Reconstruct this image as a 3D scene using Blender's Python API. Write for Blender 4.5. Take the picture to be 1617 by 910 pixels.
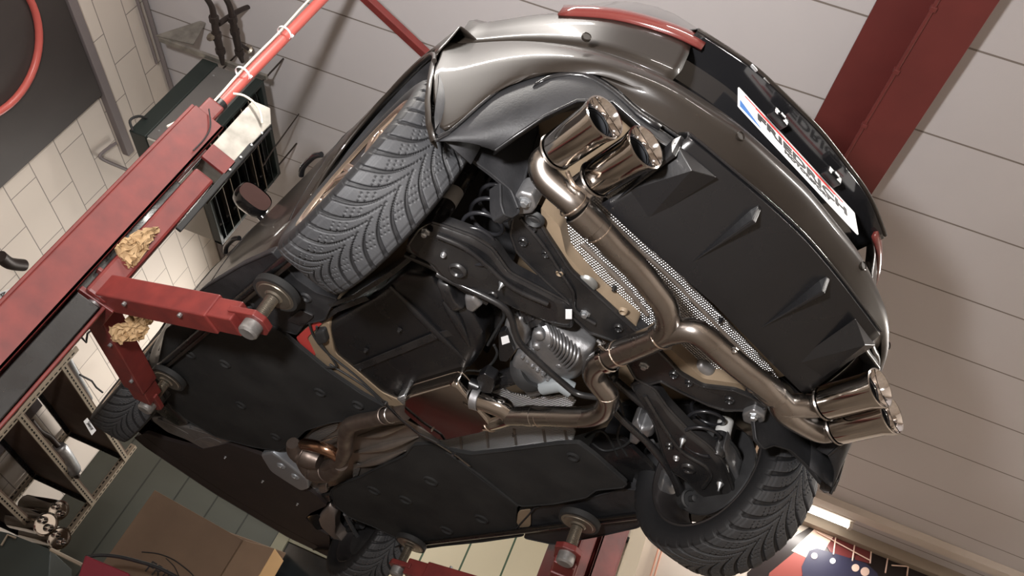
import bpy, bmesh, math, random
import numpy as np
from mathutils import Vector, Matrix
from mathutils.geometry import tessellate_polygon
random.seed(4)
for o in list(bpy.data.objects): bpy.data.objects.remove(o)
COL = bpy.context.scene.collection
# ------------------------------------------------------------------ camera
CAM = np.array([-1.0631, -1.9226, -1.322]); YAW, PIT, ROL, FPX = .3967, .6099, .4697, 1309.9
Fv = np.array([math.sin(YAW)*math.cos(PIT), math.cos(YAW)*math.cos(PIT), math.sin(PIT)])
R0 = np.array([math.cos(YAW), -math.sin(YAW), 0.]); U0 = np.cross(R0, Fv)
Rv = R0*math.cos(ROL)+U0*math.sin(ROL); Uv = -R0*math.sin(ROL)+U0*math.cos(ROL)
cd = bpy.data.cameras.new('camera'); cam = bpy.data.objects.new('camera', cd); COL.objects.link(cam)
cam.matrix_world = Matrix(((Rv[0], Uv[0], -Fv[0], CAM[0]), (Rv[1], Uv[1], -Fv[1], CAM[1]), (Rv[2], Uv[2], -Fv[2], CAM[2]), (0, 0, 0, 1)))
cd.sensor_width = 36; cd.lens = 36*FPX/1617; cd.clip_start = .05
bpy.context.scene.camera = cam
# ------------------------------------------------------------------ world, exposure
sc = bpy.context.scene
sc.view_settings.view_transform = 'Standard'; sc.view_settings.look = 'None'
sc.view_settings.exposure = 0.0; sc.view_settings.gamma = 1; sc.view_settings.use_curve_mapping = False
W = bpy.data.worlds.new('world'); sc.world = W; W.use_nodes = True
W.node_tree.nodes['Background'].inputs[0].default_value = (.9, .92, 1, 1)
W.node_tree.nodes['Background'].inputs[1].default_value = 0.05
# building axes: turned against the car
TA = math.radians(57); A = np.array([math.cos(TA), math.sin(TA)]); B = np.array([math.sin(TA), -math.cos(TA)])
ZF, ZC = -1.9, 2.4                      # workshop floor and ceiling (z = 0 is the underside of the lifted car's sills)
def rw(a, b, z): return Vector((A[0]*a+B[0]*b, A[1]*a+B[1]*b, z))
def lamp(name, loc, target, size, power, col=(1, .96, .91), size_y=None, spread=180):
    l = bpy.data.lights.new(name, 'AREA'); l.energy = power; l.color = col; l.size = size
    if size_y: l.shape = 'RECTANGLE'; l.size_y = size_y
    l.spread = math.radians(spread)
    o = bpy.data.objects.new(name, l); COL.objects.link(o); o.location = loc
    o.rotation_euler = (Vector(target)-Vector(loc)).to_track_quat('-Z', 'Y').to_euler()
    return o
# the photographer's flash, held up to the left of the camera
FL = Vector(CAM-Rv*.58+Uv*.50-Fv*.1)
lamp('flash', FL, FL+Vector(Fv*2+Rv*.25+Uv*.35), .20, 88, (1, .97, .955), spread=120)
TUBES = [(4.44, 1.58, 1.9), (4.3, -2.05, 1.5), (-1.2, 2.6, 1.9), (-1.2, -1.9, 1.9), (-3.4, .6, 1.9), (1.6, 4.2, 1.9)]   # a, b, length (ceiling tube lamps)
TUBE_P = [30, 90, 150, 110, 130, 120]
for (a, b, L), P in zip(TUBES, TUBE_P):
    l = lamp('tube_light', rw(a, b, ZC-.13), rw(a, b, 0), .1, P, (1, .95, .89), L)
    l.rotation_euler = (0, 0, TA)
# ------------------------------------------------------------------ pixel helpers: a point of the photograph put at its real depth
def ray(px, py):
    d = Fv+Rv*(px-808.5)/FPX+Uv*(455-py)/FPX
    return d
def at(px, py, z=None, x=None, y=None):
    d = ray(px, py)
    t = (z-CAM[2])/d[2] if z is not None else (x-CAM[0])/d[0] if x is not None else (y-CAM[1])/d[1]
    return Vector(CAM+d*t)
def atr(px, py, a=None, b=None):
    d = ray(px, py)
    if a is not None: t = (a-CAM[:2]@A)/(d[:2]@A)
    else: t = (b-CAM[:2]@B)/(d[:2]@B)
    return Vector(CAM+d*t)
# ------------------------------------------------------------------ materials
def srgb(r, g, b): return tuple(((c/255)/12.92 if c/255 <= .04045 else ((c/255+.055)/1.055)**2.4) for c in (r, g, b))
MATS = {}
def mat(name, col, rough=.5, metal=0, bump=0, bscale=40, var=0, vscale=6, coat=0, col2=None, spec=.5, rvar=0, emit=0, scratch=0):
    m = bpy.data.materials.new(name); MATS[name] = m; m.use_nodes = True; nt = m.node_tree; b = nt.nodes['Principled BSDF']
    b.inputs['Base Color'].default_value = (*col, 1); b.inputs['Roughness'].default_value = rough; b.inputs['Metallic'].default_value = metal
    b.inputs['Specular IOR Level'].default_value = spec; b.inputs['Coat Weight'].default_value = coat; b.inputs['Coat Roughness'].default_value = .06
    if emit: b.inputs['Emission Color'].default_value = (*col, 1); b.inputs['Emission Strength'].default_value = emit
    tc = nt.nodes.new('ShaderNodeTexCoord')
    def noise(s, d=5):
        n = nt.nodes.new('ShaderNodeTexNoise'); n.inputs['Scale'].default_value = s; n.inputs['Detail'].default_value = d
        nt.links.new(tc.outputs['Object'], n.inputs['Vector']); return n
    if var or rvar:
        n = noise(vscale)
        cr = nt.nodes.new('ShaderNodeMapRange'); cr.inputs[1].default_value = .3; cr.inputs[2].default_value = .72; nt.links.new(n.outputs['Fac'], cr.inputs[0])
        if var:
            mx = nt.nodes.new('ShaderNodeMix'); mx.data_type = 'RGBA'
            c2 = col2 or tuple(c*(1-var) for c in col)
            mx.inputs[6].default_value = (*col, 1); mx.inputs[7].default_value = (*c2, 1)
            nt.links.new(cr.outputs[0], mx.inputs[0]); nt.links.new(mx.outputs[2], b.inputs['Base Color'])
        if rvar:
            mr = nt.nodes.new('ShaderNodeMapRange'); mr.inputs[3].default_value = rough-rvar; mr.inputs[4].default_value = rough+rvar
            nt.links.new(cr.outputs[0], mr.inputs[0]); nt.links.new(mr.outputs[0], b.inputs['Roughness'])
    if bump:
        n = noise(bscale, 4); bp = nt.nodes.new('ShaderNodeBump'); bp.inputs['Strength'].default_value = bump; bp.inputs['Distance'].default_value = .004
        nt.links.new(n.outputs['Fac'], bp.inputs['Height']); nt.links.new(bp.outputs[0], b.inputs['Normal'])
    return m
paint = mat('car_paint', (.0165, .0128, .0102), .42, .08, .02, 300, .3, 900, coat=.4, spec=.2)
plastic = mat('black_plastic', (.012, .0122, .0134), .58, 0, .15, 160, .4, 12, col2=(.024, .024, .026), rvar=.08, spec=.3)
gplastic = mat('satin_black_plastic', (.008, .008, .009), .3, 0, .06, 90, .3, 8, rvar=.07)
gloss = mat('gloss_black', (.009, .009, .010), .14, 0, coat=.5)
felt = mat('underbody_felt', (.013, .013, .0135), .85, 0, .5, 260, .6, 5, col2=(.026, .026, .026), spec=.2)
darkred = mat('dark_front_tray', (.020, .012, .011), .7, 0, .2, 60, .4, 5)
rubber = mat('tyre_rubber', (.016, .0165, .0175), .62, 0, .25, 500, .3, 30)
blackmetal = mat('black_coated_steel', (.008, .008, .009), .30, 0, .12, 40, .5, 9, col2=(.02, .019, .019), rvar=.12, coat=.2)
spring_m = mat('spring_steel', (.014, .014, .016), .28, 0)
beige = mat('beige_primer', (.24, .18, .12), .55, 0, .1, 30, .35, 7)
steel = mat('brushed_steel', (.37, .35, .335), .27, 1, .03, 20, .45, 5, col2=(.25, .222, .2), rvar=.05)
steel_hot = mat('heat_tinted_steel', (.19, .155, .135), .5, .85, .1, 30, .5, 12, col2=(.10, .074, .062), rvar=.1)
steel_pol = mat('polished_steel', (.55, .515, .48), .09, 1, .01, 30, .2, 4)
chrome = mat('chrome', (.72, .69, .67), .06, 1)
tipin = mat('tip_inside', (.035, .037, .042), .45, .6)
weld = mat('weld_bead', (.45, .36, .29), .35, 1, .6, 180)
alu = mat('cast_aluminium', (.38, .38, .39), .42, .85, .3, 60, .35, 15, rvar=.1)
zinc = mat('zinc_bolt', (.52, .54, .56), .35, .9)
redpaint = mat('red_lift_paint', srgb(112, 42, 38), .45, 0, .12, 30, .3, 14, col2=srgb(90, 33, 32), spec=.5)
redtube = mat('red_tube_paint', srgb(190, 92, 84), .35, 0, .02, 30)
redbeam = mat('red_beam_paint', srgb(102, 40, 37), .6, 0, .1, 20, .15, 6)
padrub = mat('pad_rubber', (.012, .012, .012), .7)
brass = mat('worn_pad_steel', (.32, .29, .245), .38, .9, .1, 60, .3, 20)
paper = mat('brown_paper', srgb(176, 146, 108), .75, 0, .35, 30, .3, 9)
card = mat('cardboard', srgb(114, 93, 75), .8, 0, .1, 50, .15, 5)
cardin = mat('cardboard_edge', srgb(205, 170, 125), .8)
galv = mat('galvanised_sheet', (.40, .38, .34), .42, .7, .06, 12, .5, 14, col2=(.22, .21, .19))
heaterg = mat('heater_green', (.018, .026, .024), .45, .2, .03, 40)
heatgrey = mat('heater_grey', (.17, .165, .16), .45, .4, .03, 30)
white = mat('white_sign', (.85, .86, .88), .35)
redink = mat('red_ink', (.65, .03, .03), .4); blackink = mat('black_ink', (.01, .01, .012), .4); blueink = mat('blue_ink', (.03, .14, .42), .4)
cable = mat('white_cable', (.72, .66, .56), .5)
darkpipe = mat('dark_iron_pipe', (.035, .026, .023), .5, .4, .2, 60)
plinth = mat('shelf_post', srgb(150, 138, 122), .5, .2)
wood = mat('shelf_board', srgb(92, 72, 60), .8, 0, .1, 30, .3, 8)
greypnl = mat('shelf_back_panel', srgb(120, 112, 112), .6, 0)
glass = mat('tinted_glass', (.01, .012, .013), .05, 0, coat=1)
redlens = mat('red_tail_lens', (.12, .025, .022), .12, 0, coat=1)
bronze = mat('bronze_rim', (.42, .33, .26), .25, .9)
darkrim = mat('dark_rim_barrel', (.05, .045, .045), .35, .6)
mirror_m = mat('dark_mirror', (.16, .10, .09), .1, 1, .3, 30)
disc_m = mat('brake_disc_steel', (.16, .16, .165), .4, .8, .1, 40)
lampw = mat('tube_glow', (1, .96, .88), .5, emit=9)
def foil():
    m = mat('embossed_foil', (.45, .45, .455), .34, 1); nt = m.node_tree; b = nt.nodes['Principled BSDF']
    tc = nt.nodes.new('ShaderNodeTexCoord'); mp = nt.nodes.new('ShaderNodeMapping'); mp.inputs['Rotation'].default_value = (0, 0, math.radians(45))
    nt.links.new(tc.outputs['Object'], mp.inputs[0]); sp = nt.nodes.new('ShaderNodeSeparateXYZ'); nt.links.new(mp.outputs[0], sp.inputs[0])
    s = []
    for k in (0, 1):
        mu = nt.nodes.new('ShaderNodeMath'); mu.operation = 'MULTIPLY'; mu.inputs[1].default_value = 2*math.pi/.0115; nt.links.new(sp.outputs[k], mu.inputs[0])
        si = nt.nodes.new('ShaderNodeMath'); si.operation = 'SINE'; nt.links.new(mu.outputs[0], si.inputs[0]); s.append(si)
    mm = nt.nodes.new('ShaderNodeMath'); mm.operation = 'MULTIPLY'; nt.links.new(s[0].outputs[0], mm.inputs[0]); nt.links.new(s[1].outputs[0], mm.inputs[1])
    bp = nt.nodes.new('ShaderNodeBump'); bp.inputs['Strength'].default_value = .9; bp.inputs['Distance'].default_value = .004
    nt.links.new(mm.outputs[0], bp.inputs['Height']); nt.links.new(bp.outputs[0], b.inputs['Normal'])
    return m
foil_m = foil()
foil_flat = mat('rolled_foil', (.38, .335, .30), .45, .85, .35, 14, .2, 8)
def brick():
    m = mat('painted_block_wall', srgb(214, 203, 190), .7, 0); nt = m.node_tree; b = nt.nodes['Principled BSDF']
    tc = nt.nodes.new('ShaderNodeTexCoord'); br = nt.nodes.new('ShaderNodeTexBrick')
    br.inputs['Scale'].default_value = 1; br.inputs['Brick Width'].default_value = .5; br.inputs['Row Height'].default_value = .2225
    br.inputs['Mortar Size'].default_value = .004; br.inputs['Mortar Smooth'].default_value = .4
    br.inputs['Color1'].default_value = (*srgb(206, 196, 186), 1); br.inputs['Color2'].default_value = (*srgb(212, 202, 191), 1); br.inputs['Mortar'].default_value = (*srgb(140, 132, 126), 1)
    nt.links.new(tc.outputs['Object'], br.inputs['Vector']); nt.links.new(br.outputs['Color'], b.inputs['Base Color'])
    bp = nt.nodes.new('ShaderNodeBump'); bp.invert = True; bp.inputs['Strength'].default_value = .4; bp.inputs['Distance'].default_value = .005
    nt.links.new(br.outputs['Fac'], bp.inputs['Height']); nt.links.new(bp.outputs[0], b.inputs['Normal'])
    return m
brick_m = brick()
def linesmat(name, col, line, axis, pitch, off, w, rough=.7):
    """flat painted surface with straight joints every <pitch> m along an object axis"""
    m = mat(name, col, rough); nt = m.node_tree; b = nt.nodes['Principled BSDF']
    tc = nt.nodes.new('ShaderNodeTexCoord'); sp = nt.nodes.new('ShaderNodeSeparateXYZ'); nt.links.new(tc.outputs['Object'], sp.inputs[0])
    def M(op, x, y=None):
        n = nt.nodes.new('ShaderNodeMath'); n.operation = op
        if hasattr(x, 'links'): nt.links.new(x, n.inputs[0])
        else: n.inputs[0].default_value = x
        if y is not None:
            if hasattr(y, 'links'): nt.links.new(y, n.inputs[1])
            else: n.inputs[1].default_value = y
        return n.outputs[0]
    f = M('MODULO', M('ADD', sp.outputs[axis], 100*pitch+pitch/2-off), pitch)
    d = M('ABSOLUTE', M('SUBTRACT', f, pitch/2)); k = M('LESS_THAN', d, w)
    n = nt.nodes.new('ShaderNodeTexNoise'); n.inputs['Scale'].default_value = 1.5; n.inputs['Detail'].default_value = 6; nt.links.new(tc.outputs['Object'], n.inputs['Vector'])
    v = nt.nodes.new('ShaderNodeMix'); v.data_type = 'RGBA'; v.inputs[6].default_value = (*[c*.93 for c in col], 1); v.inputs[7].default_value = (*[min(1, c*1.05) for c in col], 1); nt.links.new(n.outputs['Fac'], v.inputs[0])
    mx = nt.nodes.new('ShaderNodeMix'); mx.data_type = 'RGBA'; nt.links.new(v.outputs[2], mx.inputs[6]); mx.inputs[7].default_value = (*line, 1)
    nt.links.new(k, mx.inputs[0]); nt.links.new(mx.outputs[2], b.inputs['Base Color'])
    bp = nt.nodes.new('ShaderNodeBump'); bp.invert = True; bp.inputs['Strength'].default_value = .5; bp.inputs['Distance'].default_value = .006
    nt.links.new(k, bp.inputs['Height']); nt.links.new(bp.outputs[0], b.inputs['Normal'])
    return m
ceil_m = linesmat('ceiling_panels', srgb(190, 186, 187), srgb(120, 112, 106), 0, .5, .01, .005)
sheet_m = linesmat('green_grey_sheet', srgb(62, 64, 57), srgb(30, 33, 28), 1, .31, .05, .007, .5)
floor_m = mat('workshop_floor', srgb(124, 113, 102), .55, 0, .05, 10, .3, 2, col2=srgb(104, 94, 85))
wallplain = mat('plain_plaster', srgb(200, 190, 180), .8, 0, .05, 20, .1, 3)
darkboard = mat('dark_board', srgb(58, 52, 50), .6, 0, .05, 20, .2, 3)
# ------------------------------------------------------------------ mesh builder
class MB:
    def __init__(s): s.v = []; s.f = []
    def add(s, vs, fs):
        n = len(s.v); s.v += [tuple(v) for v in vs]; s.f += [tuple(i+n for i in f) for f in fs]; return s
    def box(s, lo, hi, M=None):
        x0, y0, z0 = lo; x1, y1, z1 = hi
        vs = [Vector(p) for p in ((x0, y0, z0), (x1, y0, z0), (x1, y1, z0), (x0, y1, z0), (x0, y0, z1), (x1, y0, z1), (x1, y1, z1), (x0, y1, z1))]
        if M: vs = [M @ v for v in vs]
        return s.add(vs, [(0, 3, 2, 1), (4, 5, 6, 7), (0, 1, 5, 4), (1, 2, 6, 5), (2, 3, 7, 6), (3, 0, 4, 7)])
    def bar(s, p, q, w, h, up=(0, 0, 1)):
        p = Vector(p); q = Vector(q); d = q-p; L = d.length; d.normalize(); r = d.cross(Vector(up)).normalized(); u = r.cross(d)
        M = Matrix(((d.x, r.x, u.x, p.x), (d.y, r.y, u.y, p.y), (d.z, r.z, u.z, p.z), (0, 0, 0, 1)))
        return s.box((0, -w/2, -h/2), (L, w/2, h/2), M)
    def tube(s, pts, r, n=16, smooth=0, caps=True, ring=False):
        pts = [Vector(p) for p in pts]; rr = list(r) if hasattr(r, '__len__') else [r]*len(pts)
        if smooth: pts, rr = catmull(pts, rr, smooth)
        m = len(pts); up = None; base = len(s.v); vs = []; fs = []
        for i, p in enumerate(pts):
            t = (pts[min(i+1, m-1)]-pts[max(i-1, 0)]).normalized()
            if up is None: up = Vector((0, 0, 1)) if abs(t.z) < .9 else Vector((1, 0, 0))
            a = (up-t*up.dot(t)).normalized(); b = t.cross(a); up = a
            for k in range(n):
                th = 2*math.pi*k/n; vs.append(p+(a*math.cos(th)+b*math.sin(th))*rr[i])
        for i in range(m-1):
            for k in range(n):
                k2 = (k+1) % n; fs.append((i*n+k, i*n+k2, (i+1)*n+k2, (i+1)*n+k))
        if caps: fs.append(tuple(range(n-1, -1, -1))); fs.append(tuple((m-1)*n+k for k in range(n)))
        return s.add(vs, fs)
    def lathe(s, p, ax, prof, n=40):
        """prof: (distance along ax, radius)"""
        p = Vector(p); t = Vector(ax).normalized(); a = (Vector((0, 0, 1)) if abs(t.z) < .9 else Vector((1, 0, 0))); a = (a-t*a.dot(t)).normalized(); b = t.cross(a)
        vs = [p+t*d+(a*math.cos(2*math.pi*k/n)+b*math.sin(2*math.pi*k/n))*r for d, r in prof for k in range(n)]
        fs = [(i*n+k, i*n+(k+1) % n, (i+1)*n+(k+1) % n, (i+1)*n+k) for i in range(len(prof)-1) for k in range(n)]
        return s.add(vs, fs)
    def plate(s, pts, vec):
        """polygon given by 3D points, extruded along vec"""
        pts = [Vector(p) for p in pts]; n = len(pts); vec = Vector(vec)
        nrm = Vector((0, 0, 0))
        for i in range(n): nrm += pts[i].cross(pts[(i+1) % n])
        nrm.normalize(); ax = max(range(3), key=lambda i: abs(nrm[i])); ii = [i for i in range(3) if i != ax]
        tri = tessellate_polygon([[Vector((p[ii[0]], p[ii[1]], 0)) for p in pts]])
        vs = pts+[p+vec for p in pts]
        fs = [tuple(t) for t in tri]+[tuple(i+n for i in reversed(t)) for t in tri]+[(i, (i+1) % n, (i+1) % n+n, i+n) for i in range(n)]
        return s.add(vs, fs)
    def grid(s, rows):
        m = len(rows[0]); vs = [v for r in rows for v in r]
        return s.add(vs, [(i*m+j, i*m+j+1, (i+1)*m+j+1, (i+1)*m+j) for i in range(len(rows)-1) for j in range(m-1)])
    def build(s, name, m, parent=None, smooth=None, bevel=0, solid=0, sub=0, fix=True):
        me = bpy.data.meshes.new(name); o = bpy.data.objects.new(name, me); COL.objects.link(o)
        off = Vector((0, 0, 0))
        if parent is not None:
            o.parent = parent; q = parent
            while q is not None: off = off+q.location; q = q.parent
        me.from_pydata([tuple(Vector(v)-off) for v in s.v], [], s.f)
        if fix:
            bm = bmesh.new(); bm.from_mesh(me); bmesh.ops.recalc_face_normals(bm, faces=bm.faces); bm.to_mesh(me); bm.free()
        me.materials.append(m)
        if solid: md = o.modifiers.new('s', 'SOLIDIFY'); md.thickness = solid; md.offset = 0
        if bevel: md = o.modifiers.new('b', 'BEVEL'); md.width = bevel; md.segments = 2; md.limit_method = 'ANGLE'; md.angle_limit = math.radians(40)
        if sub: md = o.modifiers.new('u', 'SUBSURF'); md.levels = sub; md.render_levels = sub
        if smooth is not None:
            for p in me.polygons: p.use_smooth = True
            if smooth < 179:
                try: me.set_sharp_from_angle(angle=math.radians(smooth))
                except Exception: pass
        me.update(); return o
def catmull(pts, rr, k):
    P = [Vector((*p, r)) if False else (p, r) for p, r in zip(pts, rr)]; out = []; ro = []
    for i in range(len(P)-1):
        p0 = P[max(i-1, 0)]; p1 = P[i]; p2 = P[i+1]; p3 = P[min(i+2, len(P)-1)]
        for j in range(k):
            t = j/k
            f = lambda a, b, c, d: .5*((2*b)+(c-a)*t+(2*a-5*b+4*c-d)*t*t+(3*b-a-3*c+d)*t**3)
            out.append(Vector([f(p0[0][q], p1[0][q], p2[0][q], p3[0][q]) for q in range(3)])); ro.append(f(p0[1], p1[1], p2[1], p3[1]))
    out.append(P[-1][0]); ro.append(P[-1][1]); return out, ro
def rounded(pts, k=5, r=.3):
    """round the corners of a closed 3D polygon"""
    pts = [Vector(p) for p in pts]; n = len(pts); out = []
    for i in range(n):
        a, b, c = pts[i-1], pts[i], pts[(i+1) % n]; p = b.lerp(a, r); q = b.lerp(c, r)
        for j in range(k+1):
            t = j/k; out.append(p*(1-t)**2+b*2*t*(1-t)+q*t*t)
    return out
def empty(name, loc, label, cat, group=None, rz=0):
    o = bpy.data.objects.new(name, None); COL.objects.link(o); o.location = loc; o.empty_display_size = .1; o.rotation_euler.z = rz
    o['label'] = label; o['category'] = cat
    if group: o['group'] = group
    bpy.context.view_layer.update(); return o
def tag(o, label, cat, group=None):
    o['label'] = label; o['category'] = cat
    if group: o['group'] = group
    return o
def text_mesh(txt, name, size, m, M, parent, extrude=.0006, bold=0, sx=1):
    c = bpy.data.curves.new(name+'_c', 'FONT'); c.body = txt; c.size = size; c.extrude = extrude; c.align_x = 'CENTER'; c.align_y = 'CENTER'; c.offset = bold
    t = bpy.data.objects.new(name+'_t', c); COL.objects.link(t); bpy.context.view_layer.update()
    me = bpy.data.meshes.new_from_object(t.evaluated_get(bpy.context.evaluated_depsgraph_get())); bpy.data.objects.remove(t)
    me.transform(Matrix.Diagonal((sx, 1, 1, 1)))
    off = Vector((0, 0, 0)); q = parent
    while q is not None: off = off+q.location; q = q.parent
    me.transform(Matrix.Translation(-off) @ M); o = bpy.data.objects.new(name, me); COL.objects.link(o); o.parent = parent
    me.materials.clear(); me.materials.append(m); return o
# ================================================================== the room
def rbox(a0, a1, b0, b1, z0, z1, name, m, parent=None, bevel=0, kind='structure'):
    """box along the building axes; mesh kept in building axes so that its material lines run with the building"""
    mb = MB().box((a0, b0, z0), (a1, b1, z1)); me_o = mb.build(name, m, None, bevel=bevel)
    # object axes: x = a, y = b (mirrored handedness handled by a matrix)
    me = me_o.data
    M = Matrix(((A[0], B[0], 0, 0), (A[1], B[1], 0, 0), (0, 0, 1, 0), (0, 0, 0, 1)))
    return me_o, M
RM = Matrix(((A[0], B[0], 0, 0), (A[1], B[1], 0, 0), (0, 0, 1, 0), (0, 0, 0, 1)))     # improper (a, b, z) -> world
RT = Matrix.Rotation(TA, 4, 'Z')                                                   # x' = a, y' = -b
def rset(lo, hi, name, m, bevel=0, kind='structure', parent=None):
    """box in (a, b, z); object rotated by the building angle so x' = a and y' = -b"""
    o = MB().box((lo[0], -hi[1], lo[2]), (hi[0], -lo[1], hi[2])).build(name, m, parent, bevel=bevel)
    if parent is None: o.rotation_euler.z = TA
    if kind: o['kind'] = kind
    return o
fo = rset((-4.5, -3.9, ZF-.1), (5, 5.2, ZF), 'floor', floor_m)
co = rset((-4.5, -3.9, ZC), (5, 5.2, ZC+.1), 'ceiling', ceil_m)
# left block wall: mesh lies in local XY so the brick pattern runs along it
def wallXY(name, m, p0, p1, z0, z1, th, ox=0, oz=0):
    p0 = Vector(p0); p1 = Vector(p1); L = (p1-p0).length; d = (p1-p0).normalized()
    mb = MB().box((ox, z0+oz, -th), (L+ox, z1+oz, 0)); o = mb.build(name, m); o['kind'] = 'structure'
    up = Vector((0, 0, 1)); nrm = d.cross(up)
    o.matrix_world = Matrix(((d.x, 0, nrm.x, p0.x-d.x*ox), (d.y, 0, nrm.y, p0.y-d.y*ox), (0, 1, nrm.z, -oz), (0, 0, 0, 1))); return o
wallXY('wall_left', brick_m, rw(-4.5, -3.66, 0), rw(4.9, -3.66, 0), ZF, ZC, .15, ox=.31, oz=.02+.0)
fw = rset((4.7, -3.66, ZF), (4.85, -1.15, ZC), 'wall_front', sheet_m)
door_m = linesmat('cream_door_panels', srgb(206, 198, 172), srgb(60, 84, 62), 1, .33, .09, .008, .5)
rset((4.7, -1.15, ZF), (4.85, .45, ZC), 'door_2', door_m)
rset((4.7, 1.0, ZF), (4.85, 5.2, ZC), 'wall_front_right', wallplain)
rset((-4.5, 5.0, ZF), (4.85, 5.15, ZC), 'wall_right', wallplain)
rset((-4.6, -3.8, ZF), (-4.45, 5.2, ZC), 'wall_rear', wallplain)
# ================================================================== the car (x right, y forward, z = 0 at the sills)
car = empty('car', (0, 1.3, 0), 'dark bronze-black hatchback on the red lift, its underside, exhaust and rear bumper showing', 'car')
def lp(px): return px
def P(px, py, z): return at(px, py, z=z)
def poly(pts, z=None):
    return [at(p[0], p[1], z=(z if z is not None else p[2])) for p in pts]
def panel(name, pts, z, m, parent, th=.02, rnd=.12, lip=0, k=3, bevel=.003, pat=None):
    """stamped or moulded panel: outline traced at its own height, real thickness, optional rolled lip round its edge"""
    p3 = rounded(poly(pts, z), k, rnd) if rnd else poly(pts, z)
    mb = MB().plate(p3, (0, 0, th))
    if lip: mb.tube(p3+[p3[0]], lip, 6, caps=False)
    return mb.build(name, m, parent, smooth=35, bevel=bevel)
# ---- rear bumper: rows of points from the middle to the side, mirrored
plx = [0, .25, .45, .6, .72, .80, .85]; ply = [-.86, -.84, -.785, -.70, -.58, -.46, -.36]
def plan(x, dy=0): return float(np.interp(abs(x), plx, ply))+dy
XS = [0, .08, .16, .25, .35, .45, .53, .6, .66, .71, .75, .79, .82, .845, .86, .872]
def smooth_plan(x, dy=0):
    x = abs(x); s = 0; w = 0
    for k in range(-4, 5):
        ww = math.exp(-(k/2.5)**2); s += ww*plan(min(abs(x+k*.02), .87), 0); w += ww
    return s/w+dy
def rowpts(zt, dy, xs=XS, side=1):
    return [Vector((side*x, smooth_plan(x, dy), float(np.interp(x, zt[0], zt[1])))) for x in xs]
seamz = ([0, .15, .25, .35, .45, .50, .55, .60, .65, .69, .73, .755, .775], [.222, .232, .225, .232, .238, .25, .285, .318, .332, .325, .235, .13, .012])
def full(row): return [Vector((-v.x, v.y, v.z)) for v in reversed(row[1:])]+row
XB = [0, .08, .16, .25, .35, .42, .47, .51, .55, .585, .62, .65, .68, .705, .73, .752, .77, .785]
def seam(dz=0, dy=0):
    r = []
    for x in XB: r.append(Vector((x, smooth_plan(x, .05+dy), float(np.interp(x, *seamz))+dz)))
    return r
# side end of the bumper: wheel-arch edge, bottom corner to shoulder
arch_edge = [Vector((.785, -.425, .004)), Vector((.815, -.40, .06)), Vector((.845, -.372, .14)), Vector((.865, -.345, .22)), Vector((.878, -.31, .30)), Vector((.884, -.275, .37)), Vector((.884, -.235, .44)), Vector((.878, -.20, .50))]
def resample(pts, n):
    d = [0]
    for a, b in zip(pts[:-1], pts[1:]): d.append(d[-1]+(b-a).length)
    return [Vector([float(np.interp(d[-1]*i/(n-1), d, [p[k] for p in pts])) for k in range(3)]) for i in range(n)]
NS = 34
sm = resample(seam(), NS)
lowbody = []
def lvl(zc, ze, dy, xend, yend, zend, bulge=0):
    """row from the middle to the wheel arch at one height"""
    r = []
    for i in range(NS):
        t = i/(NS-1); x = xend*(1-(1-t)**1.25) if False else xend*t
        y = smooth_plan(min(x, .87)*.87/xend*.985, dy) ; y = y+(yend-smooth_plan(.857, dy))*t**3
        z = zc+(ze-zc)*t**2; z = z+(zend-ze)*t**6
        r.append(Vector((x, y, z)))
    return r
lev = [lvl(.262, .340, .022, .845, -.372, .15), lvl(.302, .358, .0, .872, -.330, .25), lvl(.312, .366, .004, .875, -.322, .27), lvl(.345, .39, .016, .88, -.295, .35), lvl(.372, .42, .030, .886, -.245, .42), lvl(.392, .47, .048, .886, -.20, .50)]
rows = [full([v for v in sm])]+[full(r) for r in lev]
mb = MB().grid(rows)
bump_o = mb.build('rear_bumper', paint, car, smooth=60, solid=.004, sub=1)
for s in (-1, 1): MB().grid([[Vector((s*v.x, v.y, v.z)) for v in arch_edge], [Vector((s*(v.x+.003), v.y+.024, v.z+.004)) for v in arch_edge], [Vector((s*(v.x-.02), v.y+.026, v.z+.004)) for v in arch_edge]]).build('arch_flange', paint, bump_o, smooth=50, solid=.003)
# crease rib and seam lip of the bumper
MB().tube([v+Vector((0, -.002, -.004)) for v in full(sm)], .0045, 8, caps=True).tube([v+Vector((0, .004, -.014)) for v in full(sm)], .004, 8).build('bumper_seam', gplastic, bump_o, smooth=60)
for s in (-1, 1):
    for (x, z) in ((.252, .305), (.655, .405)):
        y = smooth_plan(x, .01)
        n = Vector((s*.35 if x > .5 else s*.08, -1, -.12)).normalized()
        MB().lathe((s*x, y-.006, z), n, [(-.004, .0125), (.004, .0125), (.005, .011), (.003, .0105), (.003, 0)], 24).build('parking_sensor', paint, bump_o, smooth=40)
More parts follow.
